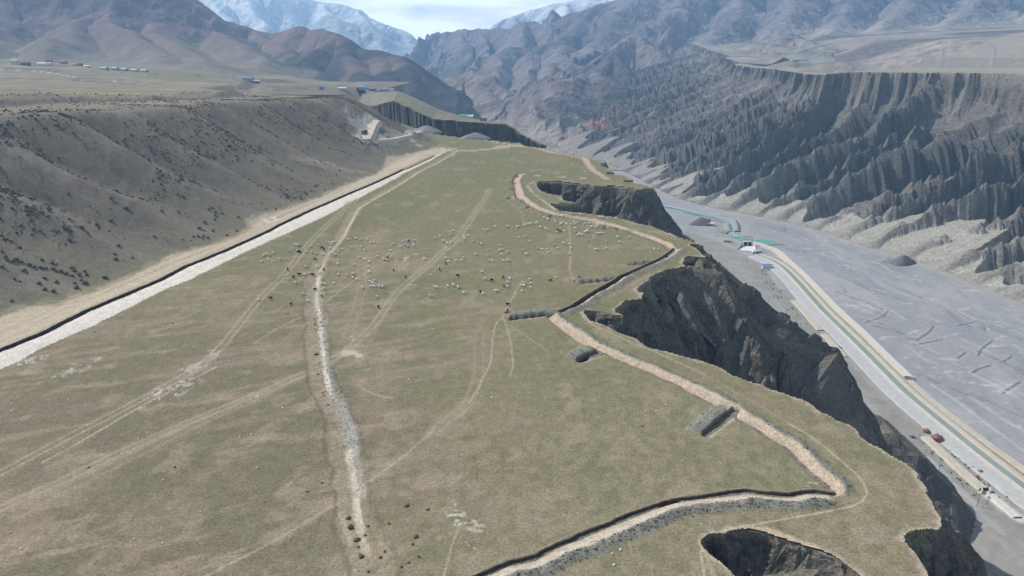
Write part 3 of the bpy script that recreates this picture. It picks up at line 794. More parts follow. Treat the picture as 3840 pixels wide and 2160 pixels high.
def fins(x, y, drop, d):
    w = 2.2 * fbm(x / 7, y / 7, 3, 541)
    for k, F in enumerate(FINS):
        F = np.array(F, float)
        ii = np.nonzero((x > F[:, 0].min() - 45) & (x < F[:, 0].max() + 45) & (y > F[:, 1].min() - 45) & (y < F[:, 1].max() + 45) & (d > 0))[0]
        if len(ii) == 0: continue
        xs, ys = x[ii], y[ii]
        dist, sd, arc, _, _ = nearest(xs + w[ii], ys - w[ii], F)
        La = np.r_[0, np.cumsum(np.hypot(np.diff(F[:, 0]), np.diff(F[:, 1])))]
        zc_ = np.interp(arc, La, F[:, 2]) - 3.0 * (1 - ridged(arc / 9, 0 * arc + k, 2, 542 + k))
        side = 1.9 + .9 * _h(np.array([k]), np.array([7]), 5)[0]
        prof = side * (np.sqrt(dist * dist + 1.2) - 1.1) * (1 + .35 * (ridged(arc / 5, dist / 30 + k, 2, 560 + k) - .5))
        zf = zc_ - prof
        drop[ii] = np.minimum(drop[ii], np.maximum(-zf, .25 + .1 * d[ii]))
    return drop
RIMPOLY = np.vstack([rim[::-1], rav[1:], [[-6000, 1780, 0], [-6000, -300, 0], [120, -300, 0]]])
def cliff_z(x, y):
    d, sd, arc, nx, ny = nearest(x, y, rim)
    ins = inside(x, y, RIMPOLY)
    d = np.where(ins, -d, d)
    t = np.clip(d, 0, None)
    qx = nx + .12 * (x - nx); qy = ny + .12 * (y - ny)
    w1 = 3.0 * fbm(x / 9, y / 9, 3, 501)
    r1 = ridged((qx + w1) / 19, (qy - w1) / 19, 4, 502)
    r2 = ridged((qx + .5 * w1) / 6.0, (qy) / 6.0, 3, 503)
    big = ridged(qy / 46 + qx / 140, qx / 80, 2, 504)
    rg = sst(.22, .80, .62 * big + .42 * r1 + .06 * r2)
    t = np.clip(d + sst(.4, 7, d) * (5.5 * (r2 - .42) + 10 * (r1 - .45)), .12 * np.clip(d, 0, None), None)
    top = 5 + 12 * (1 - r1) + 6 * fbm(nx / 6, ny / 6, 2, 505)
    ridge = top * .5 + .46 * t + .0030 * t * t
    gul = top + .85 * t + 54 * (1 - np.exp(-t / 17))
    drop = lerp(gul, ridge, rg * (.60 + .35 * sst(25, 70, t))) - 3.5 * (r2 - .42) * sst(.6, 7, t) * (1 - .5 * sst(30, 90, t)) - 9 * (r1 - .5) * sst(3, 14, t)
    drop = np.maximum(drop, .12 * t)
    drop = fins(x, y, drop, d)
    drop = drop * sst(-.3, 1.0, d) + sst(.5, 3, t) * (2.0 * (ridged(x / 5, y / 5, 4, 506) - .5) * 1.6 + 1.1 * fbm(x / 1.6, y / 1.6, 3, 507))
    z = -drop
    z = np.where(d <= 0, -.06 - .5 * sst(0, -1.5, d), z)
    return z, d, r1, r2, arc

def cliff_sheet():
    """profiles run out from the edge and are re-spaced along the slope, so steep faces keep their detail"""
    e = resample(rim[:-2], .62)
    far_ = np.hypot(e[:, 0], e[:, 1]); keep_ = [0]
    for i in range(1, len(e)):
        if np.linalg.norm(e[i] - e[keep_[-1]]) >= max(.6, .0026 * far_[i]): keep_.append(i)
    e = e[keep_]
    sm = e.copy()
    for _ in range(40): sm[1:-1] = (sm[:-2] + 2 * sm[1:-1] + sm[2:]) / 4
    tg = np.gradient(sm[:, :2], axis=0); tg /= np.linalg.norm(tg, axis=1)[:, None] + 1e-9
    nm = np.stack([-tg[:, 1], tg[:, 0]], 1)                       # the edge is walked from the far end, rock on its left
    for _ in range(3): nm[1:-1] = (nm[:-2] + 2 * nm[1:-1] + nm[2:]) / 4
    dd = np.r_[-1.8, -.6, np.arange(-.1, 4, .22), np.arange(4, 16, .5), np.geomspace(16, 200, 95)]
    X = e[:, 0][:, None] + nm[:, 0][:, None] * dd[None]; Y = e[:, 1][:, None] + nm[:, 1][:, None] * dd[None]
    z, d, r1, r2, arc = cliff_z(X.ravel(), Y.ravel())
    Z = z.reshape(X.shape)
    Zs = Z.copy()
    seg = np.sqrt(np.diff(dd)[None] ** 2 + (1.0 * np.diff(np.maximum(Zs, VALLEY - 12), axis=1)) ** 2)
    L_ = np.concatenate([np.zeros((len(e), 1)), np.cumsum(seg, 1)], 1)
    NR = 112
    u = np.linspace(0, 1, NR) ** 1.18
    XO = np.empty((len(e), NR)); YO = XO.copy(); ZO = XO.copy()
    for i in range(len(e)):
        below = np.nonzero(Z[i] < VALLEY - 10)[0]
        end = L_[i, below[0]] if len(below) else L_[i, -1]
        q = u * end
        o = np.interp(q, L_[i], dd); XO[i] = e[i, 0] + nm[i, 0] * o; YO[i] = e[i, 1] + nm[i, 1] * o; ZO[i] = np.interp(q, L_[i], Z[i])
    sarc = np.r_[0, np.cumsum(np.linalg.norm(np.diff(e[:, :2], axis=0), axis=1))][:, None] + 0 * ZO
    k = sst(0, 3, -ZO)
    out_ = k * (1.5 * fbm(sarc / 4.2, ZO / 7, 4, 521) + .8 * (ridged(sarc / 1.9, ZO / 3.2, 3, 522) - .5) + .9 * fbm(sarc / 22, ZO / 2.6, 3, 523))
    rib1 = ridged(sarc / 15 + .5 * fbm(sarc / 40, ZO / 26, 2, 525), ZO / 90, 2, 526); rib2 = ridged(sarc / 6.2 + .35 * fbm(sarc / 12, ZO / 14, 2, 527), ZO / 45, 2, 528)
    out_ = out_ + sst(1.5, 16, -ZO) * 5 * (rib1 - .42) + sst(.8, 7, -ZO) * 3.0 * (rib2 - .42)
    XO += nm[:, 0][:, None] * out_; YO += nm[:, 1][:, None] * out_
    ZO += k * .6 * fbm(sarc / 2.4, ZO / 2.4, 3, 524)
    f = lambda a: a.ravel()
    c = np.array([.150, .142, .126])[None] * np.ones((ZO.size, 1))
    c = lerp(c, np.array([[.225, .208, .172]]), (sst(-.05, .5, fbm(f(sarc) / 13, f(ZO) / 22, 4, 511)) * .75)[:, None])
    c = lerp(c, np.array([[.105, .10, .093]]), (sst(.05, .5, fbm(f(sarc) / 6, f(ZO) / 14, 4, 512)) * .6)[:, None])
    c = lerp(c, np.array([[.30, .265, .21]]), (sst(-3.5, -.4, f(ZO) + 1.8 * fbm(f(sarc) / 3, 0 * f(sarc), 3, 513)) * .6)[:, None])
    edge = np.repeat((dd[0] + 0 * e[:, :1]), NR, 1)
    c = lerp(c, (GRASS * .95)[None], (sst(-.35, -.05, f(ZO)))[:, None])
    return grid_mesh('cliff', XO, YO, ZO, M_CLIFF, c.reshape(ZO.shape + (3,)), None, smooth=False)
tag(link('cliff', cliff_sheet()), kind='structure')
def earth_face(path, prof, cols, seed, end=1.5):
    p = smooth_line(path, .5, 2)
    tg = np.gradient(p[:, :2], axis=0); tg /= np.linalg.norm(tg, axis=1)[:, None]
    nm = np.stack([tg[:, 1], -tg[:, 0]], 1)
    a = np.arange(len(p)) * .5
    j = .26 * fbm(a / 3.2, 0 * a, 3, seed) + .14 * fbm(a / .9, 0 * a, 2, seed + 1)
    tp = sst(0, end, a) * sst(0, end, a[-1] - a)
    n_ = len(prof); X = np.empty((len(p), n_)); Y = X.copy(); Z = X.copy(); C = np.empty((len(p), n_, 3))
    z0 = ground_raw(p[:, 0], p[:, 1])[0]
    for k, (v, z) in enumerate(prof):
        jj = j * (1 if 0 < k else .4) + .08 * fbm(a / .8, 0 * a + k, 2, seed + 2 + k)
        X[:, k] = p[:, 0] + nm[:, 0] * (v + jj); Y[:, k] = p[:, 1] + nm[:, 1] * (v + jj); Z[:, k] = z0 + np.where(z < -.2, z * tp - .03 * (1 - tp), z) + .05 * fbm(a / 1.2, 0 * a + 5 * k, 2, seed + 9)
        C[:, k] = np.asarray(cols[k])[None] * (1 + .25 * fbm(a / 1.5, 0 * a + k, 3, seed + 20))[:, None]
    tag(link('earth_bank', grid_mesh('earth_bank', X, Y, Z, M_GRASS, C)), kind='structure')
earth_face(R1[1:], [(-.75, -.02), (-.35, .06), (.30, .03), (.42, -.6), (.50, -1.28)], [GRASS, STRAW * .8, SHADED_SOIL * 1.5, SHADED_SOIL, SHADED_SOIL], 981)  # trench faces coloured near-black to carry their shade
earth_face(R3, [(-.75, -.02), (-.35, .06), (.42, .03), (.62, -.9), (.70, -1.75)], [GRASS, STRAW * .8, SHADED_SOIL * 1.5, SHADED_SOIL, SHADED_SOIL], 985)
earth_face(LT[:-1], [(-2.9, -.02), (-2.0, .36), (-1.42, .26), (-1.30, -1.1), (-1.22, -2.45)], [TAN, TAN, SHADED_SOIL * 1.4, SHADED_SOIL * .8, SHADED_SOIL * .8], 989)
earth_face(LT[:-1], [(.62, -1.4), (.74, -.05), (1.25, .06), (2.2, -.03)], [SHADED_SOIL, TAN * .7, CHALK, CHALK], 993)
#SECTION3
# ------------------------------------------------------------------ canyon floor
WF_PX = [(3840, 1178), (3655, 1060), (3539, 1016), (3400, 965), (3279, 931), (3209, 917), (3174, 896), (3112, 873), (3069, 861), (2995, 845),
         (2918, 826), (2840, 809), (2754, 797), (2638, 770), (2560, 752)]
wf = np.vstack([[[800, -200, VALLEY], [700, 120, VALLEY], [600, 350, VALLEY], [520, 520, VALLEY]], pts(WF_PX, VALLEY)[1:],
                [[258, 1230, VALLEY], [225, 1420, VALLEY], [165, 1650, VALLEY], [85, 1850, VALLEY], [10, 2200, VALLEY], [-30, 2700, VALLEY], [-60, 3300, VALLEY]]])
WFOOT = smooth_line(wf, 20, 3)

def vpx(l):
    return pts(l, VALLEY)

def floor_sheet():
    az = np.radians(np.r_[np.arange(-9, 6, .3), np.arange(6, 40, .10), np.linspace(40, 54, 30)]); r = np.r_[np.geomspace(120, 400, 50, endpoint=False), np.geomspace(400, 1250, 330, endpoint=False), np.geomspace(1250, 3300, 70)]
    A, R = np.meshgrid(az, r)
    X, Y = R * np.sin(A), R * np.cos(A)
    x, y = X.ravel(), Y.ravel()
    z = VALLEY + .28 * fbm(x / 22, y / 60, 4, 601) + .16 * fbm(x / 5, y / 8, 3, 602)
    ba = fbm(x / 28 + .8 * fbm(x / 60, y / 60, 2, 603), y / 120, 4, 604)
    c = np.array([.305, .303, .308])[None] * np.ones((x.size, 1))
    c = lerp(c, np.array([[.355, .35, .345]]), (sst(-.1, .5, ba))[:, None])
    c = lerp(c, np.array([[.262, .264, .275]]), (sst(.1, .5, fbm(x / 14, y / 70, 4, 605)) * .6)[:, None])
    fl = sst(.50, .56, fbm(x / 16, y / 7, 4, 606)) * .75
    c = lerp(c, np.array([[.46, .45, .43]]), fl[:, None])
    # abandoned braid channels: sharp little banks
    d, sd, arc, _, _ = nearest(x, y, CANAL)
    west = sd > 0
    gl = np.array([.30, .285, .26])
    c = np.where((west & (d > 4))[:, None], gl[None] * (1 + .16 * fbm(x / 9, y / 9, 4, 607)[:, None] + .14 * fbm(x / 40, d / 4, 3, 608)[:, None]), c)
    z = z + np.where(west & (d > 24), 1.1 * sst(24, 90, d) * (1 + .6 * fbm(x / 15, d / 6, 3, 609)), 0)
    def vp(l, wd, cc, a=.9, rag=.35, patch=0., seed=0):
        paint(x, y, c, smooth_line(vpx(l), 8, 1), wd, np.array(cc), a, rag, patch, 620 + seed)
    W_ = (.55, .53, .48); LG = (.38, .37, .345)
    vp([(2560, 870), (2640, 875), (2700, 905), (2760, 935), (2800, 952), (2850, 970), (2880, 1000), (2905, 1040), (2930, 1080)], 5, LG, .9, .3, .1, 1)
    vp([(2715, 893), (2760, 900), (2790, 910)], 9, (.48, .43, .35), .8, .5, .1, 2)
    vp([(2690, 830), (2710, 850), (2700, 875)], 5, LG, .6, .5, .2, 3)
    vp([(2900, 1120), (2950, 1180), (3010, 1260), (3080, 1340), (3200, 1460), (3300, 1560), (3400, 1670), (3520, 1780), (3640, 1890), (3760, 2000)], 3.0, LG, .7, .3, .2, 4)
    vp([(3300, 1450), (3420, 1560), (3560, 1690), (3700, 1830)], 7, (.33, .31, .27), .7, .7, .4, 5)
    vp([(3480, 1720), (3560, 1800), (3660, 1890)], 3.2, (.42, .41, .39), .8, .4, .1, 6)
    vp([(3705, 1850), (3760, 1895), (3815, 1940)], 5.5, (.58, .56, .52), .95, .2, .0, 7)
    vp([(2905, 1210), (2935, 1240), (2955, 1262)], 8, (.43, .42, .41), .9, .4, .0, 8)
    vp([(3490, 1440), (3600, 1510), (3740, 1620), (3840, 1690)], 1.3, (.5, .49, .47), .7, .3, .1, 9)
    # pale dry pools and dark cut banks of the braided bed
    for k, (a, b) in enumerate([((3183, 1147), (3210, 1152)), ((3399, 1257), (3440, 1238)), ((3450, 1119), (3490, 1122)), ((3505, 1380), (3550, 1395)), ((3600, 1428), (3640, 1436)),
                                ((3270, 1084), (3310, 1092)), ((3100, 1078), (3125, 1084)), ((3430, 1300), (3400, 1298)), ((3720, 1466), (3745, 1470)), ((3640, 1086), (3665, 1090))]):
        vp([a, b], 3.0, (.56, .55, .52), .9, 1.0, .3, 20 + k)
    CUT = [[(3437, 1272), (3480, 1245), (3497, 1222)], [(3592, 1217), (3645, 1207)], [(3668, 1330), (3675, 1308), (3718, 1276)], [(3642, 1396), (3665, 1380), (3710, 1368)],
           [(3245, 1207), (3310, 1185), (3330, 1160)], [(3590, 1340), (3616, 1321)], [(3698, 1226), (3700, 1240)], [(3430, 1290), (3530, 1270)], [(3760, 1470), (3820, 1430)], [(3760, 1353), (3790, 1335)]]
    for p in CUT:
        q = smooth_line(vpx(p), 4, 1)
        ii = np.nonzero((x > q[:, 0].min() - 12) & (x < q[:, 0].max() + 12) & (y > q[:, 1].min() - 12) & (y < q[:, 1].max() + 12))[0]
        if len(ii) == 0: continue
        dd, ss, ar, _, _ = nearest(x[ii], y[ii], q)
        z[ii] += -.7 * sst(5, .5, dd) * (ss > 0)
        cut_dark = (sst(2.2, .8, dd) * (ss > -.5) * .9)[:, None]; c[ii] = c[ii] * (1 - cut_dark) + np.array([[.14, .14, .145]]) * cut_dark  # dark strip along the low side of each cut
        hi = (sst(3.0, .8, dd) * (ss < 0) * .5)[:, None]; c[ii] = c[ii] * (1 - hi) + np.array([[.5, .49, .47]]) * hi
    # faint braid lines and pale dry threads
    for k in range(110):
        y0_ = rng.uniform(430, 1050); f0 = rng.uniform(.1, .95)
        xl = np.interp(y0_, CANAL[::-1, 1], CANAL[::-1, 0]) + 22; xr = np.interp(y0_, WFOOT[:, 1], WFOOT[:, 0]) - 12
        n_ = rng.integers(5, 12); yy_ = y0_ + np.arange(n_) * rng.uniform(4, 9); bend = rng.uniform(-.5, .5)
        xx_ = xl + (xr - xl) * f0 - .33 * (yy_ - y0_) + 7 * np.sin(np.arange(n_) * bend + rng.uniform(0, 6))
        P_ = np.stack([xx_, yy_, yy_ * 0], 1)
        if k % 3: paint(x, y, c, P_, rng.uniform(1.0, 2.4), np.array([.45, .44, .42]) if k % 3 == 1 else np.array([.19, .19, .20]), .75, .5, .5, 660 + k)
        else: paint(x, y, c, P_[:4], rng.uniform(2, 4), np.array([.50, .49, .46]), .7, .9, .4, 660 + k)
    # turquoise river bed
    RIV = [(2480, 770), (2600, 795), (2641, 805), (2670, 812), (2716, 820), (2737, 831), (2744, 843), (2741, 858), (2743, 872), (2754, 883), (2775, 890)]
    q = smooth_line(vpx(RIV), 8, 2)
    d2, _, _, _, _ = nearest(x, y, q)
    z = z - 1.3 * sst(26, 9, d2)
    c = lerp(c, np.array([[.34, .335, .32]]), (sst(60, 20, d2 + 12 * fbm(x / 20, y / 20, 3, 640)) * .6)[:, None])
    foot_d, fs, _, _, _ = nearest(x, y, WFOOT)
    c = lerp(c, np.array([[.36, .345, .31]]), (sst(28, 0, foot_d + 10 * fbm(x / 18, y / 18, 3, 641)) * .8)[:, None])
    keepm = (inside(x, y, GPOLY) == False) & ((fs < 0) | (foot_d < 30))
    return grid_mesh('riverbed', X, Y, z.reshape(X.shape), M_BED, c.reshape(X.shape + (3,)), keepm.reshape(X.shape))

CANAL = smooth_line(vpx([(2840, 958), (2882, 970), (2915, 984), (2948, 1012), (2988, 1052), (3088, 1166), (3209, 1283), (3325, 1399), (3391, 1469),
                         (3461, 1527), (3554, 1602), (3655, 1687), (3840, 1829), (4100, 2020), (4600, 2400)]), 12, 2)
tag(link('riverbed', floor_sheet()), kind='structure')

# ------------------------------------------------------------------ eastern canyon wall and terrace
def wall_profile(s, t, back, Y0):
    W = np.interp(Y0, [-200, 520, 650, 1000, 1147, 1400, 1700, 2200, 2700, 3300], WTAB)
    H = np.interp(Y0, [-200, 520, 650, 1000, 1147, 1400, 1700, 2200, 2700, 3300], [232, 216, 211, 196, 188, 180, 178, 192, 208, 225])
    u = t * W
    dist = sst(1230, 1600, Y0)
    q = s + .40 * u + 10 * fbm(s / 110, u / 160, 2, 701) + 2.2 * fbm(s / 22, u / 30, 2, 7011)
    lam = 50.0
    q2 = q + 20 * fbm(q / 130, 0 * q, 2, 712)
    fl0 = ridged(u / 9.5, q / 60, 3, 716); flf = ridged(u / 4.0, q / 30, 2, 7161)
    q2 = q2 - sst(.03, .15, t) * (9 * (fl0 - .5) + 5 * (flf - .5) + 6 * (ridged(u / 31, q / 110, 2, 7162) - .5))
    k = np.floor(q2 / lam); fr = q2 / lam - k
    kk = k.astype(np.int64); h1 = _h(kk, kk * 0, 713); h2 = _h(kk, kk * 0 + 3, 714); h3 = _h(kk, kk * 0 + 9, 715)
    f1 = .26 + .16 * h1                                     # share of the steep face that looks back at the viewer
    face = sst(0, 1, fr / f1); gentle = 1 - np.power(np.clip((fr - f1) / (1 - f1), 0, 1), .9)
    r = np.where(fr < f1, face, gentle)
    fl = ridged(u / 9.5 + 3 * h2, q / 60, 3, 716)           # flutes that hang down the faces
    fl2 = ridged(u / 27 + 5 * h3, q / 90, 2, 717)
    r = np.clip(r * (.84 + .2 * fl2), 0, 1)
    gr = np.power(t, .86) * (.93 + .10 * h2) + .02
    gv = np.power(t, 2.7) * .95
    g = lerp(gv, np.minimum(gr, 1.0), r * (.70 + .30 * h3))
    amp = sst(.04, .2, t) * sst(1.0, .965, t)
    z = H * g + amp * (9 * (fl - .5) * (.35 + .65 * np.where(fr < f1, 1, .5)) + 7 * (fl2 - .5)) + amp * 3.2 * (ridged(u / 3.8, q / 26, 2, 7171) - .5) + sst(.02, .1, t) * (1.8 * fbm(s / 5, u / 5, 3, 705) + 3.5 * fbm(s / 16, u / 16, 3, 7055))
    zd = H * lerp(np.power(t, 1.25) * .97, np.minimum(np.power(t, .9) * (.92 + .1 * h2), 1), r * (.45 + .55 * h3)) + amp * (6 * (fl - .5) + 8 * (fl2 - .5))
    z = lerp(z, zd, dist * .85)
    edge = t + .05 * (fl2 - .5) + .03 * (fl - .5) + .03 * (r - .5)
    top = sst(.965, 1.0, edge) * (1 - .6 * dist)
    rs1 = ridged(s / 15, u / 90, 3, 7301); rs2 = ridged(s / 5.5, u / 50, 2, 7302)
    tq = t + (26 * (rs1 - .5) + 11 * (rs2 - .5) + 7 * fbm(s / 9, u / 14, 3, 7305)) / W
    z = z - (5 + 26 * vnoise(s / 48, 0 * s, 7303)) * sst(.992, .90 + .05 * vnoise(s / 20, 0 * s, 7304), tq) * sst(.45, .85, t) * (1 - .6 * dist)
    top = sst(.975, .995, tq) * sst(.93, .97, t)
    z = lerp(z, H, top)
    fan = 6 + 84 * np.power(vnoise(s / 40, 0 * s, 706), 2.2) + 26 * vnoise(s / 13, 0 * s, 707) ** 1.5
    tz = .62 * u - .62 * np.clip(u - fan, 0, None) * 2.4 - .0022 * np.minimum(u, fan) ** 2 + .9 * fbm(s / 5, u / 26, 3, 708)
    tal = sst(-1.5, 1.5, tz - z)
    z = np.maximum(z, tz)
    tr = H + .008 * back + 14 * sst(230, 300, back + 30 * fbm(s / 300, 0 * s, 2, 709)) * (1 - dist) + 45 * sst(320, 900, back) + 1.2 * fbm(s / 60, back / 60, 3, 710)
    tr = tr + dist * sst(10, 160, back) * (34 * (ridged(s / 150 + back / 260, back / 210, 4, 711) - .5))
    z = np.where(back > 0, tr, z)
    return z, W, tal, r, fr, f1, fl, dist, top

WTAB = [335, 332, 328, 300, 272, 330, 450, 620, 700, 800]
def wall_sheet():
    d = np.r_[0, np.cumsum(np.linalg.norm(np.diff(WFOOT[:, :2], axis=0), axis=1))]
    sarr = [0.0]
    while sarr[-1] < d[-1]:
        yy = np.interp(sarr[-1], d, WFOOT[:, 1]); xx = np.interp(sarr[-1], d, WFOOT[:, 0])
        sarr.append(sarr[-1] + max(1.5, .0018 * math.hypot(xx, yy)) * (2.5 if yy < 420 else 1))
    sarr = np.array(sarr)
    bx = np.interp(sarr, d, WFOOT[:, 0]); by = np.interp(sarr, d, WFOOT[:, 1])
    tx = np.gradient(bx); ty = np.gradient(by)
    for _ in range(60):
        tx[1:-1] = (tx[:-2] + 2 * tx[1:-1] + tx[2:]) / 4; ty[1:-1] = (ty[:-2] + 2 * ty[1:-1] + ty[2:]) / 4
    l = np.hypot(tx, ty); nx, ny = ty / l, -tx / l
    tt = np.r_[np.linspace(-.04, 0, 4, endpoint=False), np.linspace(0, 1, 175), np.ones(58)]
    bk = np.r_[np.zeros(179), np.geomspace(2, 1000, 58)]
    Wl = np.interp(by, [-200, 520, 650, 1000, 1147, 1400, 1700, 2200, 2700, 3300], WTAB)
    U = tt[None] * Wl[:, None] + bk[None]
    X = bx[:, None] + nx[:, None] * U; Yy = by[:, None] + ny[:, None] * U
    S = np.repeat(sarr[:, None], len(tt), 1); Y0 = np.repeat(by[:, None], len(tt), 1)
    T = np.repeat(tt[None], len(sarr), 0); Bk = np.repeat(bk[None], len(sarr), 0)
    s, t, back, y0 = S.ravel(), np.clip(T.ravel(), 0, 1), Bk.ravel(), Y0.ravel()
    z, W, tal, r, fr, f1, fl, dist, top = wall_profile(s, t, back, y0)
    u = t * W
    z = z + VALLEY - np.where(T.ravel() < 0, 2 - 80 * T.ravel(), 0)
    x, y = X.ravel(), Yy.ravel()
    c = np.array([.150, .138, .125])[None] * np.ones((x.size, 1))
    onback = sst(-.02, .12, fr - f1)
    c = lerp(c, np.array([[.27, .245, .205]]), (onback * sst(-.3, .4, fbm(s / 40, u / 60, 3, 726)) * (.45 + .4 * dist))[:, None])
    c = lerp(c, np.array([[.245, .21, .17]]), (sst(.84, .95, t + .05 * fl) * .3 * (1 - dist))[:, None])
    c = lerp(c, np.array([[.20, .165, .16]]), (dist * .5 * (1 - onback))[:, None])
    c = c * (1 + .2 * fbm(s / 6, u / 20, 4, 721)[:, None])
    low = sst(.36, .05, t + .22 * fbm(s / 30, u / 90, 3, 722) + .20 * fbm(s / 5, u / 80, 3, 7221)) * sst(1350, 1000, y0)
    c = lerp(c, np.array([[.37, .345, .295]]), (np.maximum(low * .65, tal * .95) * (1 - .5 * sst(1150, 1500, y0)))[:, None])
    red = sst(170, 80, np.abs(y0 - 1880)) * sst(.5, .25, t) * sst(-.3, .2, fbm(s / 50, u / 50, 3, 723))
    c = lerp(c, np.array([[.34, .17, .15]]), (red * .9)[:, None])
    ter = np.array([.33, .30, .24])[None] * (1 + .12 * fbm(s / 90, back / 14, 4, 724)[:, None])
    ter = lerp(ter, np.array([[.24, .225, .205]]), (sst(225, 245, back) * sst(330, 300, back) * .7)[:, None])
    ter = lerp(ter, np.array([[.34, .295, .25]]), (sst(330, 420, back))[:, None])
    ter = lerp(ter, np.array([[.23, .195, .175]]), (dist * .75 * sst(-.1, .3, fbm(s / 70, back / 70, 4, 725)))[:, None])
    c = np.where((back > 0)[:, None], ter, c)
    return grid_mesh('canyon_wall', X, Yy, z.reshape(X.shape), M_WALL, c.reshape(X.shape + (3,)), None, smooth=False)
tag(link('canyon_wall', wall_sheet()), kind='structure')

# ------------------------------------------------------------------ the next mesa beyond the side ravine
def far_mesa():
    rimp = np.array([far(*q) for q in [(1345, 385, 1110), (1395, 398, 1040), (1440, 386, 965), (1474, 377, 940), (1530, 400, 900), (1580, 425, 872), (1625, 446, 855), (1700, 452, 855), (1780, 458, 862),
                                       (1850, 462, 880), (1897, 466, 900), (1925, 482, 905), (1950, 501, 900), (2000, 526, 890), (2045, 545, 880)]])
    back = np.array([far(*q) for q in [(1345, 352, 1300), (1395, 347, 1250), (1440, 344, 1180), (1493, 342, 1150), (1535, 358, 1110), (1585, 380, 1080), (1640, 408, 1060), (1705, 428, 1060), (1785, 447, 1040),
                                       (1852, 456, 1010), (1900, 463, 980), (1928, 480, 960), (1953, 499, 945), (2003, 525, 925), (2050, 544, 905)]])
    n = 520
    d = np.r_[0, np.cumsum(np.linalg.norm(np.diff(rimp, axis=0), axis=1))]
    q = np.linspace(0, d[-1], n)
    R = np.stack([np.interp(q, d, rimp[:, k]) for k in range(3)], 1); B = np.stack([np.interp(q, d, back[:, k]) for k in range(3)], 1)
    f1 = ridged(q / 17, q * 0, 3, 901); f2 = ridged(q / 5.5, q * 0, 2, 902)
    R[:, 1] += 9 * (f1 - .5) + 3 * (f2 - .5)
    rows = [B + np.array([0, 60, -110]), B + np.array([0, 8, -6])] + [B + (R - B) * k for k in np.linspace(0, 1, 14)]
    cols = [np.repeat([[.14, .13, .12]], n, 0)] + [np.repeat([[.235, .22, .165]], n, 0) * (1 + .15 * fbm(q / 14, q * 0 + k, 3, 903))[:, None] for k in range(15)]
    dep = np.minimum(110, 105)
    for k in np.linspace(.02, 1, 46):
        outw = 34 * k + 11 * sst(0, .3, k) * (ridged(q / 15 + .6 * k, k * 1.5 + 0 * q, 3, 904) - .5) + 5 * (ridged(q / 5 + k, 4 * k + 0 * q, 3, 905) - .5)
        rows.append(R + np.stack([.25 * outw, -outw, -dep * k + 0 * q + 2 * fbm(q / 4, 9 * k + 0 * q, 3, 906) * sst(0, .1, k)], 1))
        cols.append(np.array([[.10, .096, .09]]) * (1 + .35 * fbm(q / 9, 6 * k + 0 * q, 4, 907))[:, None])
    V = np.stack(rows); C = np.stack(cols)
    return grid_mesh('far_mesa', V[..., 0], V[..., 1], V[..., 2], M_WALL, C, None, smooth=False, flip=True)
tag(link('far_mesa', far_mesa()), kind='structure')

# ------------------------------------------------------------------ mountains built from their ridge lines
def ridge_sheet(name, ridges, az, r, base, slope, amp, lam, colf, mat, seed, sharp=140.0):
    A, R = np.meshgrid(np.radians(az), r)
    X, Y = R * np.sin(A), R * np.cos(A)
    x, y = X.ravel(), Y.ravel()
    wx = x + .10 * lam * fbm(x / lam * 1.6, y / lam * 1.6, 3, seed); wy = y + .10 * lam * fbm(x / lam * 1.6 + 7, y / lam * 1.6, 3, seed + 1)
    h = np.full(x.shape, -1e9); dm = np.full(x.shape, 1e9)
    for rd in ridges:
        sl = slope
        if isinstance(rd, tuple):
            rd, sl = rd
        P = np.array([far(*q) for q in rd])
        if len(P) == 1:
            P = np.vstack([P, P + [[1, 0, 0]]])
        for i in range(len(P) - 1):
            a, b = P[i], P[i + 1]
            dx, dy = b[0] - a[0], b[1] - a[1]; l2 = dx * dx + dy * dy + 1e-9
            t = np.clip(((wx - a[0]) * dx + (wy - a[1]) * dy) / l2, 0, 1)
            dd = np.hypot(wx - a[0] - t * dx, wy - a[1] - t * dy)
            hh = a[2] + t * (b[2] - a[2]) - sl * (np.sqrt(dd * dd + 400) - 20)
            m = hh > h
            h = np.where(m, hh, h); dm = np.where(m, dd, dm)
    bz = base(x, y)
    rel = np.clip(h - bz, 0, None)
    k = sst(0, sharp, dm)
    n1 = ridged(x / lam, y / lam, 5, seed + 3) - .5
    n2 = ridged(x / (lam * .28), y / (lam * .28), 4, seed + 4) - .5
    z = h + (k * .8 + .08) * amp * n1 * np.clip(rel / 120, 0, 1.3) + (.25 + .75 * k) * amp * .40 * n2 * np.clip(rel / 60, 0, 1)
    # hem: slopes run out gently into the plain
    kk = 30.0
    hb = np.clip(.5 + .5 * (z - bz) / kk, 0, 1)
    z = bz * (1 - hb) + z * hb + kk * hb * (1 - hb)
    z = np.maximum(z, -149)
    c = colf(x, y, z, z - bz, n1, n2)
    me = grid_mesh(name, X, Y, z.reshape(X.shape), mat, c.reshape(X.shape + (3,)), None, smooth=False)
    o = link(name, me); tag(o, kind='structure')
    return o

def col_left(x, y, z, rel, n1, n2):
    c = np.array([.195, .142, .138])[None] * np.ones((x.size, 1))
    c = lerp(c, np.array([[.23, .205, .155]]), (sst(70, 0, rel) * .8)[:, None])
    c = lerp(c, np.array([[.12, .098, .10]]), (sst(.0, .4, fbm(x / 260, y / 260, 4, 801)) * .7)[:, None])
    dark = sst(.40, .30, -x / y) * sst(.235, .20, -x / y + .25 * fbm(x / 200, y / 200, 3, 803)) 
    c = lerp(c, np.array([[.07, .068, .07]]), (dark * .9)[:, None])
    return c

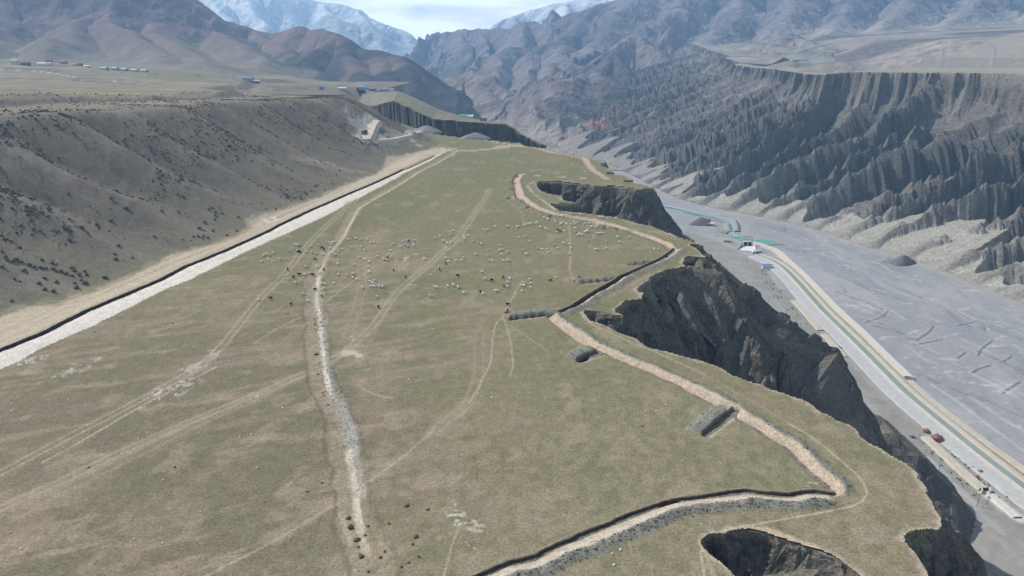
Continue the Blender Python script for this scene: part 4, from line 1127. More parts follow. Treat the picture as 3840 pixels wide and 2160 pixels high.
LEFT_RIDGES = [
    [(-1500, -520, 2500), (-700, -560, 2600), (-300, -430, 2500), (100, -300, 2500), (300, -220, 2500), (500, -90, 2550), (675, 0, 2600), (718, 23, 2650), (776, 58, 2720), (854, 78, 2750), (951, 109, 2750), (1028, 124, 2750)],
    [(300, -220, 2500), (312, 15, 2250), (311, 39, 2180), (280, 80, 2060), (262, 118, 1960), (246, 150, 1880), (220, 190, 1780)],
    [(148, 136, 1800), (132, 186, 1690)],
    [(-300, -430, 2500), (-250, -100, 2150), (-150, 60, 1900), (-100, 160, 1700)],
    [(100, -300, 2500), (40, -60, 2200), (-20, 60, 2000), (-40, 140, 1850)],
    [(500, -90, 2550), (388, 58, 2150), (485, 112, 2000), (543, 158, 1900), (600, 205, 1800)],
    [(675, 0, 2600), (600, 80, 2250), (613, 126, 2100), (680, 170, 1950), (776, 232, 1800)],
    [(776, 58, 2720), (790, 100, 2450), (850, 140, 2250), (930, 180, 2100), (1000, 225, 1980)],
    [(940, 111, 2650), (1008, 151, 2430), (1050, 190, 2290), (1082, 198, 2230), (1160, 238, 2130), (1245, 289, 2040)],
    ([(1028, 124, 2700), (1097, 105, 2650), (1140, 95, 2600), (1183, 109, 2600), (1222, 105, 2550), (1280, 124, 2500), (1369, 182, 2400), (1392, 182, 2350), (1451, 192, 2300), (1501, 210, 2250), (1532, 237, 2200), (1590, 287, 2150), (1629, 346, 2100), (1676, 411, 2050), (1700, 470, 2020)], .62),
    [(1280, 132, 2450), (1190, 185, 2250), (1110, 235, 2120)],
    [(1280, 132, 2450), (1330, 205, 2230), (1380, 285, 2060), (1425, 332, 1960)],
    [(1451, 192, 2300), (1450, 270, 2130), (1470, 345, 2000)],
    [(1532, 237, 2200), (1540, 320, 2060), (1560, 395, 1950)],
]
def base_left(x, y):
    az = x / np.maximum(y, 1) * 2846 / 1.053 + 1920
    r = np.hypot(x, y)
    b = np.interp(az, [-600, 0, 776, 1000, 1245, 1425, 1560, 1680, 1760], [58, 47, 37, 22, -14, -40, -78, -140, -149])
    return b + .012 * (r - 1900) * sst(1500, 900, az)
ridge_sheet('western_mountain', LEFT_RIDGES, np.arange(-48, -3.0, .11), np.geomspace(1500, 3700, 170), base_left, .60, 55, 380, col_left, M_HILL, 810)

def col_right(x, y, z, rel, n1, n2):
    c = np.array([.225, .19, .19])[None] * np.ones((x.size, 1))
    c = lerp(c, np.array([[.35, .30, .255]]), (sst(70, 8, rel) * .9)[:, None])
    c = lerp(c, np.array([[.12, .108, .112]]), (sst(.0, .4, fbm(x / 300, y / 300, 4, 821)) * .8)[:, None])
    c = lerp(c, np.array([[.30, .225, .19]]), (sst(.15, .5, fbm(x / 420 + 4, y / 300, 4, 822)) * .5 * sst(3900, 2500, y))[:, None])
    return c
RIGHT_RIDGES = [
    [(1440, 300, 5400), (1500, 235, 5100), (1610, 167, 4900), (1684, 144, 4750), (1726, 113, 4650), (1804, 109, 4550), (1874, 99, 4450), (1939, 93, 4350), (1978, 70, 4250), (2028, 78, 4150), (2086, 93, 4050), (2117, 78, 4100), (2191, 31, 4300), (2230, 16, 4400), (2288, 4, 4500), (2420, -30, 4500), (2600, -70, 4500), (3000, -130, 4500), (3400, -170, 4500), (4000, -210, 4450), (4800, -240, 4300), (5600, -240, 4050)],
    [(1726, 113, 4650), (1760, 190, 4100), (1700, 270, 3600)],
    [(1804, 109, 4550), (1840, 180, 4000), (1790, 250, 3550)],
    [(1978, 70, 4250), (1950, 150, 3800), (1880, 215, 3400), (1830, 290, 3050)],
    [(2086, 93, 4050), (2060, 160, 3700), (1990, 230, 3300), (1940, 320, 2900)],
    [(2191, 31, 4300), (2160, 110, 3800), (2100, 190, 3400), (2040, 270, 3050), (1980, 360, 2700)],
    [(2420, -30, 4500), (2330, 50, 3950), (2270, 130, 3550), (2180, 200, 3200)],
    [(2600, -70, 4500), (2560, 20, 3950), (2450, 90, 3600)],
    [(2800, -100, 4500), (2780, 10, 3900), (2700, 110, 3400), (2620, 180, 3050)],
    [(3000, -130, 4500), (3010, -10, 3800), (2930, 80, 3400)],
    [(3250, -150, 4500), (3200, 0, 3750), (3120, 100, 3300), (3060, 160, 3050)],
    [(3500, -175, 4500), (3450, -20, 3750), (3330, 90, 3250), (3300, 150, 3050)],
    [(3800, -190, 4450), (3720, -40, 3750), (3600, 60, 3300), (3520, 120, 3050)],
    [(4200, -215, 4400), (4050, -60, 3750), (3900, 60, 3250)],
    [(2366, 113, 3150), (2290, 170, 2950), (2230, 215, 2800)], [(2366, 113, 3150), (2430, 160, 3000), (2500, 200, 2850)],
    [(2311, 177, 2800), (2270, 240, 2675), (2240, 265, 2600)], [(2311, 177, 2800), (2350, 235, 2675)],
    [(2968, 111, 2800), (2900, 165, 2675), (2850, 205, 2550)], [(2968, 111, 2800), (3030, 150, 2700), (3100, 205, 2550)], [(2968, 111, 2800), (2970, 180, 2650)],
    [(2600, 190, 2900), (2680, 165, 2950), (2760, 190, 2850)],
    ([(1640, 340, 2675), (1711, 291, 2625), (1804, 270, 2550), (1862, 283, 2450), (1924, 349, 2300)], .8),
    [(1711, 291, 2625), (1730, 360, 2350), (1760, 420, 2150)], [(1804, 270, 2550), (1840, 345, 2300), (1880, 420, 2100)],
    [(2199, 252, 2500), (2110, 290, 2250), (2040, 330, 2050)], [(2199, 252, 2500), (2290, 290, 2200)],
]
def base_right(x, y):
    r = np.hypot(x, y)
    az = x / np.maximum(y, 1) * 2846 / 1.053 + 1920
    far_ = np.interp(az, [1400, 1900, 2100, 2400, 2900, 3400, 3840], [-140, -120, -40, 20, 62, 92, 105])
    b = far_ + np.clip(r - 2400, 0, None) * .03 - 85 * sst(2300, 1500, r)
    d, sd, _, _, fy = nearest(x, y, WFOOT[::6])
    W = np.interp(fy, [1000, 1147, 1400, 1700, 2200, 2700, 3300], WTAB[3:])
    b = b - 75 * sst(560, 60, d - W) * (sd > 0)
    inw = (sd > 0) * sst(70, 10, d - W) + (sd <= 0)
    return lerp(b, -149, np.clip(inw, 0, 1))
ridge_sheet('eastern_mountain', RIGHT_RIDGES, np.arange(-10, 47, .13), np.geomspace(1480, 5400, 245), base_right, .56, 190, 400, col_right, M_MTN, 830, 220)

def col_snow(x, y, z, rel, n1, n2):
    c = np.array([.46, .48, .51])[None] * np.ones((x.size, 1))
    s = sst(-.40, .05, fbm(x / 260, y / 480, 5, 841) + (z - 235) / 240)
    return lerp(c, np.array([[.80, .81, .83]]), s[:, None])
SNOW_RIDGES = [
    [(-300, -160, 7000), (300, -170, 6888), (560, -120, 6720), (900, -50, 6720), (1100, -22, 6720), (1202, 0, 6720), (1280, 15, 6720), (1338, 35, 6664), (1435, 78, 6608), (1532, 120, 6551), (1606, 169, 6495), (1680, 230, 6439)],
    [(900, -50, 6720), (960, 40, 6159), (1000, 130, 5712)], [(1202, 0, 6720), (1250, 70, 6271), (1280, 150, 5879)], [(1338, 35, 6664), (1400, 110, 6215), (1420, 180, 5879)],
    [(700, -90, 6720), (780, 0, 6159), (850, 80, 5767)],
    [(1760, 160, 6551), (1843, 105, 6439), (1882, 82, 6439), (1950, 54, 6439), (2016, 31, 6439), (2141, -2, 6439), (2250, -20, 6439), (2500, -70, 6439), (3000, -120, 6439)],
    [(1950, 54, 6439), (1960, 130, 5879)], [(2141, -2, 6439), (2120, 80, 5879)],
]
ridge_sheet('snow_mountain', SNOW_RIDGES, np.arange(-34, 26, .17), np.geomspace(5600, 7700, 110), lambda x, y: lerp(-149, 30, sst(5600, 6300, np.hypot(x, y))), .62, 210, 850, col_snow, M_MTN, 850, 240)

# ------------------------------------------------------------------ ground that closes the view below everything else
bs = MB(); 
bs.add([(-6700, -1700, -152.5), (6700, -1700, -152.5), (6700, 8000, -152.5), (-6700, 8000, -152.5)], [[0, 1, 2, 3]])
M_FARGROUND = mat_plain('far_ground', (.22, .20, .16), 1.0, .15, .004, spec=.05)
tag(bs.build('ground', M_FARGROUND), kind='structure')

# ------------------------------------------------------------------ haze
def haze():
    m = bpy.data.materials.new('haze_air'); m.use_nodes = True
    n = m.node_tree
    for q in list(n.nodes): n.nodes.remove(q)
    o = n.nodes.new('ShaderNodeOutputMaterial'); v = n.nodes.new('ShaderNodeVolumePrincipled')
    v.inputs['Color'].default_value = (.38, .66, 1.0, 1)
    v.inputs['Density'].default_value = 1.35e-4
    v.inputs['Anisotropy'].default_value = 0.25
    n.links.new(v.outputs['Volume'], o.inputs['Volume'])
    b = MB(); b.box((0, 3150, 475), (13600, 9900, 1260))
    tag(b.build('haze', m), kind='stuff')
haze()
#SECTION4
# ------------------------------------------------------------------ helpers for things on the ground
def ground_z(x, y):
    x = np.atleast_1d(np.asarray(x, float)).copy(); y = np.atleast_1d(np.asarray(y, float)).copy()
    z, _, _, _ = ground_raw(x, y)
    return carve(x, y, z, None)

def copy_thing(o, loc, rz, sc=1.0, label=None, group=None):
    c = o.copy(); COL.objects.link(c)
    c.location = loc; c.rotation_euler = (0, 0, rz); c.scale = (sc, sc, sc)
    if label: c['label'] = label
    if group: c['group'] = group
    for ch in o.children:
        k = ch.copy(); COL.objects.link(k); k.parent = c
        for g in ch.children:
            g2 = g.copy(); COL.objects.link(g2); g2.parent = k
    return c

ORD = ['nearest', 'second nearest', 'third nearest', 'fourth nearest', 'fifth nearest', 'sixth nearest', 'seventh nearest', 'eighth nearest', 'ninth nearest', 'tenth nearest']
TEENS = ['eleventh', 'twelfth', 'thirteenth', 'fourteenth', 'fifteenth', 'sixteenth', 'seventeenth', 'eighteenth', 'nineteenth']
TENS = {2: 'twenty', 3: 'thirty', 4: 'forty', 5: 'fifty', 6: 'sixty', 7: 'seventy', 8: 'eighty', 9: 'ninety'}
FIRST = ['first', 'second', 'third', 'fourth', 'fifth', 'sixth', 'seventh', 'eighth', 'ninth']
def ordinal(k):                              # 1-based
    if k <= 10: return ORD[k - 1]
    if k < 20: return TEENS[k - 11] + ' nearest'
    t, u = divmod(k, 10)
    if u == 0: return TENS[t][:-1] + 'ieth nearest'
    return TENS[t] + '-' + FIRST[u - 1] + ' nearest'

def lump_mesh(name, mat, seed, nu=9, nv=6, rough=.3, squash=.6, base=-.12, color=None):
    """an irregular rounded clump, one unit across"""
    r_ = np.random.default_rng(seed)
    v = []; f = []
    for j in range(nv + 1):
        ph = math.pi * j / nv
        for i in range(nu):
            th = 2 * math.pi * (i + .5 * (j % 2)) / nu
            k = 1 + rough * (r_.random() - .5) * 2
            v.append((.5 * k * math.sin(ph) * math.cos(th), .5 * k * math.sin(ph) * math.sin(th), max(base, squash * .5 * k * math.cos(ph) + squash * .30)))
    for j in range(nv):
        for i in range(nu):
            a = j * nu + i; b = j * nu + (i + 1) % nu
            f.append([a, a + nu, b + nu, b])
    me = bpy.data.meshes.new(name); me.from_pydata(v, [], f); me.materials.append(mat)
    me.polygons.foreach_set('use_smooth', np.ones(len(me.polygons), bool)); me.update()
    return me

# ------------------------------------------------------------------ shrubs of the western scarp
M_SHRUB = mat_plain('thorn_shrub', (.118, .103, .096), 1.0, .35, 2.4, spec=.05, bump=.6)
M_SHRUB2 = mat_plain('grey_shrub', (.135, .118, .098), 1.0, .3, 2.4, spec=.05, bump=.6)
M_RED = mat_plain('red_shrub', (.30, .165, .12), 1.0, .3, 1.5, spec=.05, bump=.6)
M_TUFT = mat_plain('green_tuft', (.12, .118, .075), 1.0, .3, 2.4, spec=.05, bump=.6)
SH = [lump_mesh('shrub', M_SHRUB if k < 4 else M_SHRUB2, 40 + k, 8, 5, .42, .62) for k in range(6)]

lone_px = (zc([(190, 20), (380, 55), (437, 110), (515, 122), (547, 40), (720, 35), (785, 18), (825, 38), (740, 82)], 0, 1050)
           + zc([(1015, 1410), (1075, 870), (1120, 1220), (1280, 1207), (640, 935), (790, 925), (930, 890), (1225, 750), (1500, 650), (1980, 868), (2290, 955), (2195, 995), (1915, 1000), (1960, 1025), (2005, 1015), (2060, 950), (1975, 945), (1925, 925), (125, 1250), (210, 1265), (235, 1350), (145, 1430),
                 (280, 1275), (330, 1300), (395, 1315), (440, 1310), (510, 1325), (545, 1350), (590, 1345), (640, 1375), (700, 1385), (720, 1340), (765, 1370), (820, 1350), (840, 1385), (430, 1415), (60, 1215), (20, 1150), (160, 1222), (20, 1300), (80, 1240)], 0, 500)
           + zc([(215, 733), (80, 685), (465, 640), (690, 552), (845, 505), (765, 495), (500, 575), (560, 565), (620, 505), (400, 540), (670, 365), (835, 370), (550, 320)], 950, 500))
lone = np.array([hit(*p) for p in lone_px])

def scarp_scatter(n):
    s = rng.uniform(90, 800, n); t = rng.uniform(6, 190, n)
    # place along the foot line, then step uphill
    d = np.r_[0, np.cumsum(np.linalg.norm(np.diff(FOOT[:, :2], axis=0), axis=1))]
    yy = np.interp(np.arange(len(d)), np.arange(len(d)), FOOT[:, 1])
    s0 = np.interp(90, FOOT[:, 1], d); s1 = np.interp(900, FOOT[:, 1], d)
    s = rng.uniform(s0, s1, n)
    i = np.interp(s, d, np.arange(len(d)))
    bx = np.interp(s, d, FOOT[:, 0]); by = np.interp(s, d, FOOT[:, 1])
    k = np.clip(i.astype(int), 0, len(d) - 2)
    tx = FOOT[k + 1, 0] - FOOT[k, 0]; ty = FOOT[k + 1, 1] - FOOT[k, 1]; l = np.hypot(tx, ty)
    x = bx - ty / l * t; y = by + tx / l * t
    q = (s + 14 * fbm(s / 70, t / 90, 2, 21) + .16 * t) / 43.0
    fr = q - np.floor(q)
    patch = sst(-.10, .18, fbm(s / 46 + .3 * t / 46, t / 34, 4, 951) + .25 * sst(60, 120, t) - .35 * sst(45, 10, t))
    row = np.exp(-((fr - .93) / .045) ** 2) + np.exp(-((fr + .07) / .045) ** 2)
    p = np.clip(.62 * patch * (.35 + .65 * sst(.45, .85, fr)) + .6 * row * sst(12, 40, t) + .012, 0, 1)
    p *= np.where(t > 116, .16, 1)
    m = rng.random(n) < p
    return x[m], y[m]
sx, sy = scarp_scatter(120000)
inr = inside(sx, sy, GPOLY); sx, sy = sx[inr], sy[inr]
sz = ground_at(sx, sy)
ssz = (.42 + 1.25 * rng.random(len(sx)) ** 2) * (1 - .25 * sst(500, 800, sy))
# the shrubs that show largest become things of their own
dist_ = np.sqrt(sx ** 2 + sy ** 2 + (CAMH - sz) ** 2)
ang = np.abs(sx / sy) < .70
show = np.where(ang, ssz / dist_, 0)
nbig = 300 - len(lone)
order = np.argsort(-show)
big = order[:nbig]; rest = order[nbig:]

def make_shrub(k, x, y, z, s, label, group):
    o = link('shrub', SH[k % 6])
    o.location = (x, y, z); o.rotation_euler = (0, 0, rng.uniform(0, 6.28)); o.scale = (s, s * rng.uniform(.8, 1.1), s * rng.uniform(.8, 1.15))
    tag(o, label, 'shrub', group)
LM = {'the pale road': LT, 'the rim of the upper terrace': None}
dists = nearest(lone[:, 0], lone[:, 1], LT)[0]
for r_i, i in enumerate(np.argsort(dists)):
    x, y, z = lone[i]
    make_shrub(i, x, y, z, rng.uniform(1.2, 2.2) * (1 - .2 * (y > 400)), f'round dark shrub on the lower scarp, {ordinal(r_i + 1)} to the long trench', 'shrubs on the western scarp')
for r_i, i in enumerate(big):
    make_shrub(i, sx[i], sy[i], sz[i], ssz[i], 'dark thorny shrub among many alike on the western scarp', 'shrubs on the western scarp')

def joined(name, mesh, X, Y, Z, S, mat, zs=1.0):
    """many alike small lumps as one sheet of loose geometry"""
    nv = len(mesh.vertices); co = np.empty(nv * 3); mesh.vertices.foreach_get('co', co); co = co.reshape(-1, 3)
    fq = np.array([list(p.vertices) for p in mesh.polygons])
    n = len(X); a = rng.uniform(0, 2 * math.pi, n); ca, sa = np.cos(a)[:, None], np.sin(a)[:, None]
    st = rng.uniform(.75, 1.3, n)[:, None]
    vx = (co[None, :, 0] * ca * st - co[None, :, 1] * sa) * S[:, None] + X[:, None]
    vy = (co[None, :, 0] * sa * st + co[None, :, 1] * ca) * S[:, None] + Y[:, None]
    vz = co[None, :, 2] * S[:, None] * zs + Z[:, None]
    V = np.stack([vx, vy, vz], -1).reshape(-1, 3)
    Fq = (fq[None] + (np.arange(n) * nv)[:, None, None]).reshape(-1, 4)
    return mesh_np(name, V, Fq, mat)
small = lump_mesh('scrub_base', M_SHRUB, 70, 5, 2, .4, .62)
tag(link('scrub', joined('scrub', small, sx[rest], sy[rest], sz[rest], ssz[rest], M_SHRUB)), kind='stuff')
bpy.data.meshes.remove(small)

# scrub hanging on to the gully heads in the far cliff
gx_ = np.concatenate([rng.uniform(12, 92, 900)]); gy_ = np.concatenate([rng.uniform(470, 522, 900)])
gzz, gdd, _, _, _ = cliff_z(gx_, gy_)
ok = (gdd > .5) & (gdd < 15) & (gy_ > 492)
small = lump_mesh('scrub_base', M_SHRUB2, 71, 6, 3, .4, .5)
tag(link('scrub_cliff', joined('scrub_cliff', small, gx_[ok], gy_[ok], gzz[ok], rng.uniform(.8, 1.8, ok.sum()), M_SHRUB2)), kind='stuff')

# ------------------------------------------------------------------ tufts and bushes beside the ditch
tuft_px = (zc([(590, 410), (650, 400), (655, 440), (683, 443), (597, 425), (610, 710), (625, 898), (668, 1085), (678, 1110), (720, 1200), (333, 327)], 950, 1050)
           + zc([(660, 540), (525, 627), (915, 875), (935, 960), (1000, 1080), (1015, 1150), (1040, 1245), (1480, 770), (1685, 805), (1570, 1070), (1540, 1140), (1500, 1320), (1430, 1365), (1595, 1260), (1230, 1260), (1080, 1040), (1105, 957), (1310, 937), (1110, 1390), (1270, 1210)], 950, 1600)
           + zc([(690, 555)], 2840, 1600) + zc([(1310, 1420)], 1900, 1050) + zc([(1670, 420), (915, 505)], 0, 1050) + zc([(1690, 395), (855, 400)], 0, 1600))
tuft_sz = {5: 1.5, 8: .7, 14: 1.5, 15: 1.4, 17: 1.3, 18: 1.2, 19: .9, 20: 1.2, 13: 1.2}
TU = [lump_mesh('grass_tuft', M_TUFT if k % 2 else M_SHRUB2, 80 + k, 9, 5, .45, .55) for k in range(4)]
tp_ = pts(tuft_px)
dd_ = nearest(tp_[:, 0], tp_[:, 1], DITCH)[0]
rank = {i: r for r, i in enumerate(np.argsort(dd_))}
for i, (x, y, z) in enumerate(tp_):
    o = link('grass_tuft', TU[i % 4]); s = tuft_sz.get(i, .75) * .8
    o.location = (x, y, ground_z(x, y)[0] - .02); o.scale = (s * 1.25, s, s); o.rotation_euler = (0, 0, rng.uniform(0, 6))
    tag(o, f'dark tuft of coarse grass on the mesa, {ordinal(rank[i] + 1)} to the ditch', 'grass tuft', 'dark tufts on the mesa')

# ------------------------------------------------------------------ pale stones lying on the turf
M_STONE = mat_plain('pale_stone', (.62, .60, .55), .95, .12, 3, spec=.1, bump=.4)
ST = [lump_mesh('stone', M_STONE, 90 + k, 7, 4, .3, .6) for k in range(3)]
stone_px = [(40, 1998), (81, 2061), (505, 2023), (611, 2039), (613, 1800), (753, 1920), (963, 1753), (900, 1639), (943, 1631), (518, 1646), (384, 1679), (256, 1497), (43, 1515), (47, 1542), (402, 1399), (567, 1322), (866, 1467),
            (862, 1355), (949, 1335), (986, 1332), (981, 1300), (965, 1250), (1052, 1338), (1061, 1531), (1493, 1357), (1673, 1365), (1536, 1423), (1736, 1418), (1519, 1229), (1622, 1233), (1755, 1236), (1731, 1497), (1843, 1493),
            (2422, 1542), (2461, 1542), (2331, 1357), (1947, 1476), (2498, 1520), (2304, 2118), (2296, 2077), (2327, 2063), (2630, 1965)]
sp_ = pts(stone_px)
LMS = [('the ditch', DITCH), ('the main pink bank', R2), ('the near trench', R1), ('the west wheel track', smooth_line(line_px(T1), 8)), ('the lower wheel track', smooth_line(line_px(T2), 8)), ('the middle wheel track', smooth_line(line_px(T3), 8))]
def by_landmark(P, lms):
    D = np.stack([nearest(P[:, 0], P[:, 1], np.asarray(l, float))[0] for _, l in lms], 1)
    best = D.argmin(1); rk = np.zeros(len(P), int)
    for k in range(len(lms)):
        ii = np.nonzero(best == k)[0]
        for r, i in enumerate(ii[np.argsort(D[ii, k])]): rk[i] = r + 1
    return best, rk
bst, rk = by_landmark(sp_, LMS)
for i, (x, y, z) in enumerate(sp_):
    o = link('stone', ST[i % 3]); s = rng.uniform(.38, .6)
    o.location = (x, y, ground_z(x, y)[0] + .02); o.scale = (s * 1.3, s, s); o.rotation_euler = (0, 0, rng.uniform(0, 6))
    tag(o, f'pale stone lying on the turf, {ordinal(rk[i])} to {LMS[bst[i]][0]}', 'stone', 'pale stones on the turf')

# ------------------------------------------------------------------ gravel on the spoil banks
def bank_gravel(path, v0, v1, n, seed):
    p = resample(path, .5); i = rng.integers(1, len(p) - 1, n)
    t = p[i + 1 - (i == len(p) - 1)] - p[i - 1]; l = np.hypot(t[:, 0], t[:, 1])
    v = rng.uniform(v0, v1, n)
    return p[i, 0] + t[:, 1] / l * v + rng.normal(0, .2, n), p[i, 1] - t[:, 0] / l * v + rng.normal(0, .2, n)
M_GRAVEL = mat_plain('spoil_gravel', (.185, .18, .155), .95, .35, .9, spec=.1)
gxs, gys = [], []
for path, a, b, n in ((R1, 4.3, 7.0, 2600), (R3, 3.6, 6.6, 700), (R2[::-1], 1.4, 4.0, 1100)):
    X_, Y_ = bank_gravel(path, a, b, n, 0); gxs.append(X_); gys.append(Y_)
for T in TR[6:11]:
    X_, Y_ = bank_gravel(T['p'], T['z'][0][0] * .9, 0, 160, 0); gxs.append(X_); gys.append(Y_)
sp1 = smooth_line(line_px([(1195, 1163), (1216, 1300), (1230, 1420), (1280, 1524), (1312, 1610), (1322, 1735)]), 4, 1)
X_, Y_ = bank_gravel(sp1, -2.4, 2.4, 900, 0); gxs.append(X_); gys.append(Y_)
gxs = np.concatenate(gxs); gys = np.concatenate(gys)
small = lump_mesh('gravel_base', M_GRAVEL, 72, 5, 3, .4, .8)
tag(link('gravel', joined('gravel', small, gxs, gys, ground_z(gxs, gys), rng.gamma(2.0, .075, len(gxs)).clip(.08, .5), M_GRAVEL)), kind='stuff')
bpy.data.meshes.remove(small)

# ------------------------------------------------------------------ the flock
M_WOOL = mat_plain('white_wool', (.74, .71, .64), 1.0, .10, 5, spec=.05, bump=.5)
M_FACE = mat_plain('pale_face', (.52, .47, .40), .9, .15, 6, spec=.1)
M_BLK = mat_plain('black_wool', (.022, .020, .019), 1.0, .3, 5, spec=.05, bump=.5)
M_BRN = mat_plain('brown_wool', (.16, .10, .065), 1.0, .25, 5, spec=.05, bump=.5)
def sheep_mesh(name, wool, face, grazing, seed):
    r_ = np.random.default_rng(seed)
    v = []; f = []; mi = []
    def ell(c, s, nu, nv, m, tilt=0.0, rough=0.0):
        k0 = len(v)
        ct, st = math.cos(tilt), math.sin(tilt)
        for j in range(nv + 1):
            ph = math.pi * j / nv
            for i in range(nu):
                th = 2 * math.pi * i / nu
                k = 1 + rough * (r_.random() - .5)
                x = s[0] * math.cos(ph) * k; y = s[1] * math.sin(ph) * math.cos(th) * k; z = s[2] * math.sin(ph) * math.sin(th) * k
                v.append((c[0] + x * ct + z * st, c[1] + y, c[2] - x * st + z * ct))
        for j in range(nv):
            for i in range(nu):
                a = k0 + j * nu + i; b = k0 + j * nu + (i + 1) % nu
                f.append([a, b, b + nu, a + nu]); mi.append(m)
    ell((0, 0, .62), (.56, .27, .30), 10, 8, 0, 0, .10)               # fleece, deep in the chest
    ell((.30, 0, .60), (.30, .24, .28), 8, 5, 0, 0, .10)
    if grazing:
        ell((.62, 0, .50), (.20, .10, .11), 7, 4, 0, .9)              # neck sloping down
        ell((.76, 0, .26), (.17, .075, .08), 7, 5, 1, 1.0)            # head at the grass
        ex, ez = .68, .34
    else:
        ell((.60, 0, .80), (.22, .10, .12), 7, 4, 0, -.8)
        ell((.80, 0, .94), (.17, .075, .085), 7, 5, 1, .45)
        ex, ez = .70, 1.0
    for sgn in (-1, 1):
        ell((ex, sgn * .11, ez), (.03, .075, .025), 5, 3, 1, .3)      # ears
    ell((-.58, 0, .52), (.07, .05, .14), 6, 3, 0, 0)                  # tail
    def leg(x, y, fwd):
        k0 = len(v)
        lv = [(0, .44, .075), (fwd, .24, .045), (fwd * .2, 0.03, .035), (fwd * .2 + .02, 0, .045)]
        for dx, z, r in lv:
            for i in range(5):
                t = 2 * math.pi * i / 5
                v.append((x + dx + r * math.cos(t), y + r * math.sin(t), z))
        for j in range(len(lv) - 1):
            for i in range(5):
                a = k0 + j * 5 + i; b = k0 + j * 5 + (i + 1) % 5
                f.append([a, b, b + 5, a + 5]); mi.append(1)
    for x, fw in ((.34, -.02), (-.36, .05)):
        leg(x, .14, fw); leg(x + .05, -.14, fw)
    me = bpy.data.meshes.new(name); me.from_pydata(v, [], f)
    me.materials.append(wool); me.materials.append(face)
    me.polygons.foreach_set('material_index', np.array(mi, np.int32)); me.polygons.foreach_set('use_smooth', np.ones(len(f), bool)); me.update()
    return me
WHITE = [sheep_mesh('sheep', M_WOOL, M_FACE, g, k) for k, g in enumerate((True, True, False))]
BLACK = [sheep_mesh('sheep', M_BLK, M_BLK, g, k + 9) for k, g in enumerate((True, False))]
BROWN = [sheep_mesh('sheep', M_BRN, M_BRN, True, 15)]
W6 = [(405,1080),(420,1093),(347,1145),(430,1142),(470,1120),(497,1140),(510,1158),(553,1103),(565,1160),(612,1163),(632,1090),(192,1166),(128,1177),(155,1184),(98,1187),(147,1230),(78,1247),(257,1224),(508,1293),(735,1062),(768,1058),(790,1050),(740,1112),(755,1075),(830,1097),(822,1152),(863,1131),(789,1185),(818,1243),(817,1272),(677,1170),(610,1278),(645,1275),(618,1293),(643,1355),(538,1358),(342,1417),(496,1373),(922,1035),(992,1027),(1036,1033),(1097,1032),(1112,1040),(1130,1065),(1168,1068),(950,1110),(1043,1105),(1073,1138),(1025,1208),(1078,1232),(1115,1250),(1115,1300),(978,1283),(1120,1350),(905,1380),(820,1375),(962,1367),(962,1402),(1003,1420),(1128,1438),(1175,1430),(1200,1203),(1352,1082),(1330,1144),(1305,1190),(1332,1205),(1255,1225),(1275,1230),(1295,1235),(1438,1060),(1475,1050),(1543,1048),(1558,1045),(1462,1090),(1424,1110),(1493,1103),(1545,1080),(1550,1097),(1650,1220),(1660,1227),(1755,1020),(1805,1003),(1830,1047),(1850,1047),(1872,1065),(1870,1077),(1912,1050),(1908,1068),(1905,990),(1933,950),(2072,938),(2035,1008),(2078,995),(2040,1027),(2118,1050),(2170,1060),(2203,1077),(2220,940),(2267,940),(2245,952),(2337,912),(1860,1217),(1885,1250),(1960,1245),(2030,1217),(2015,1240),(2152,1180),(2262,1192),(2283,1238),(2312,1243),(2388,1092),(2380,1138),(2407,1132),(2400,1185),(2457,1157),(2417,1245),(2453,1235),(2208,1350),(2238,1420),(2475,1415),(2460,910)]
W7 = [(12,910),(55,922),(100,912),(120,908),(173,895),(182,887),(210,887),(222,887),(235,875),(275,880),(292,867),(298,880),(325,915),(375,930),(397,943),(360,822),(390,838),(402,842),(458,852),(475,865),(488,798),(500,795),(505,810),(543,792),(520,880),(530,887),(543,872),(578,887),(583,797),(622,780),(653,783),(628,887),(645,855),(655,868),(668,885),(693,868),(688,783),(715,790),(748,785),(758,887),(800,880),(818,912),(838,885),(840,900),(855,915),(865,893),(875,910),(885,882),(890,895),(920,885),(925,900),(980,912),(890,815),(905,820),(935,820),(975,828),(1055,830),(660,930),(775,915),(790,930),(780,945),(775,955),(752,963),(763,955),(797,953),(660,958),(690,990),(705,982),(728,990),(875,978),(890,975),(910,972),(935,972),(560,953),(487,962),(840,1005),(843,1027),(778,1045),(963,1050),(1068,1010),(1088,1058),(1183,1017),(122,1017),(177,1002),(222,1050),(165,1135),(190,1177),(297,1120),(343,1130),(395,1127),(413,1160),(457,1085),(495,1120),(547,1068),(608,1080),(625,1117),(600,1175),(865,1132),(963,1122),(1423,1127),(1465,1130),(472,1403),(220,1425),(27,1243),(8,1237)]
W2 = [(660,50),(692,52),(778,40),(677,105),(487,138),(405,38),(50,205),(527,210),(1055,78),(1140,72),(1168,72),(1218,72),(1253,72),(1155,38),(1198,175),(1518,65),(1748,75),(1770,82),(1875,70),(1933,62),(1978,80),(1705,165),(2030,135),(2223,147),(2333,113),(2358,118),(2460,37),(2458,78)]
W3 = [(145,62),(168,48),(167,70),(238,47),(147,120),(232,88),(640,12)]
B6 = [(460,1108),(440,1150),(455,1158),(665,1110),(683,1122),(603,1223),(332,1324),(445,1372),(387,1397),(680,1327),(575,1368),(1295,1215),(1490,1098),(1505,1053),(1862,1268),(1355,1333),(1470,1395),(1978,1388),(2303,1430),(2415,1402),(1800,1327)]
B7 = [(420,810),(493,943),(518,957),(942,927),(1058,930),(423,1432)]
B2 = [(170,187),(365,243),(595,90),(663,168),(1210,272),(2193,123),(2422,68),(2460,247),(2455,307)]
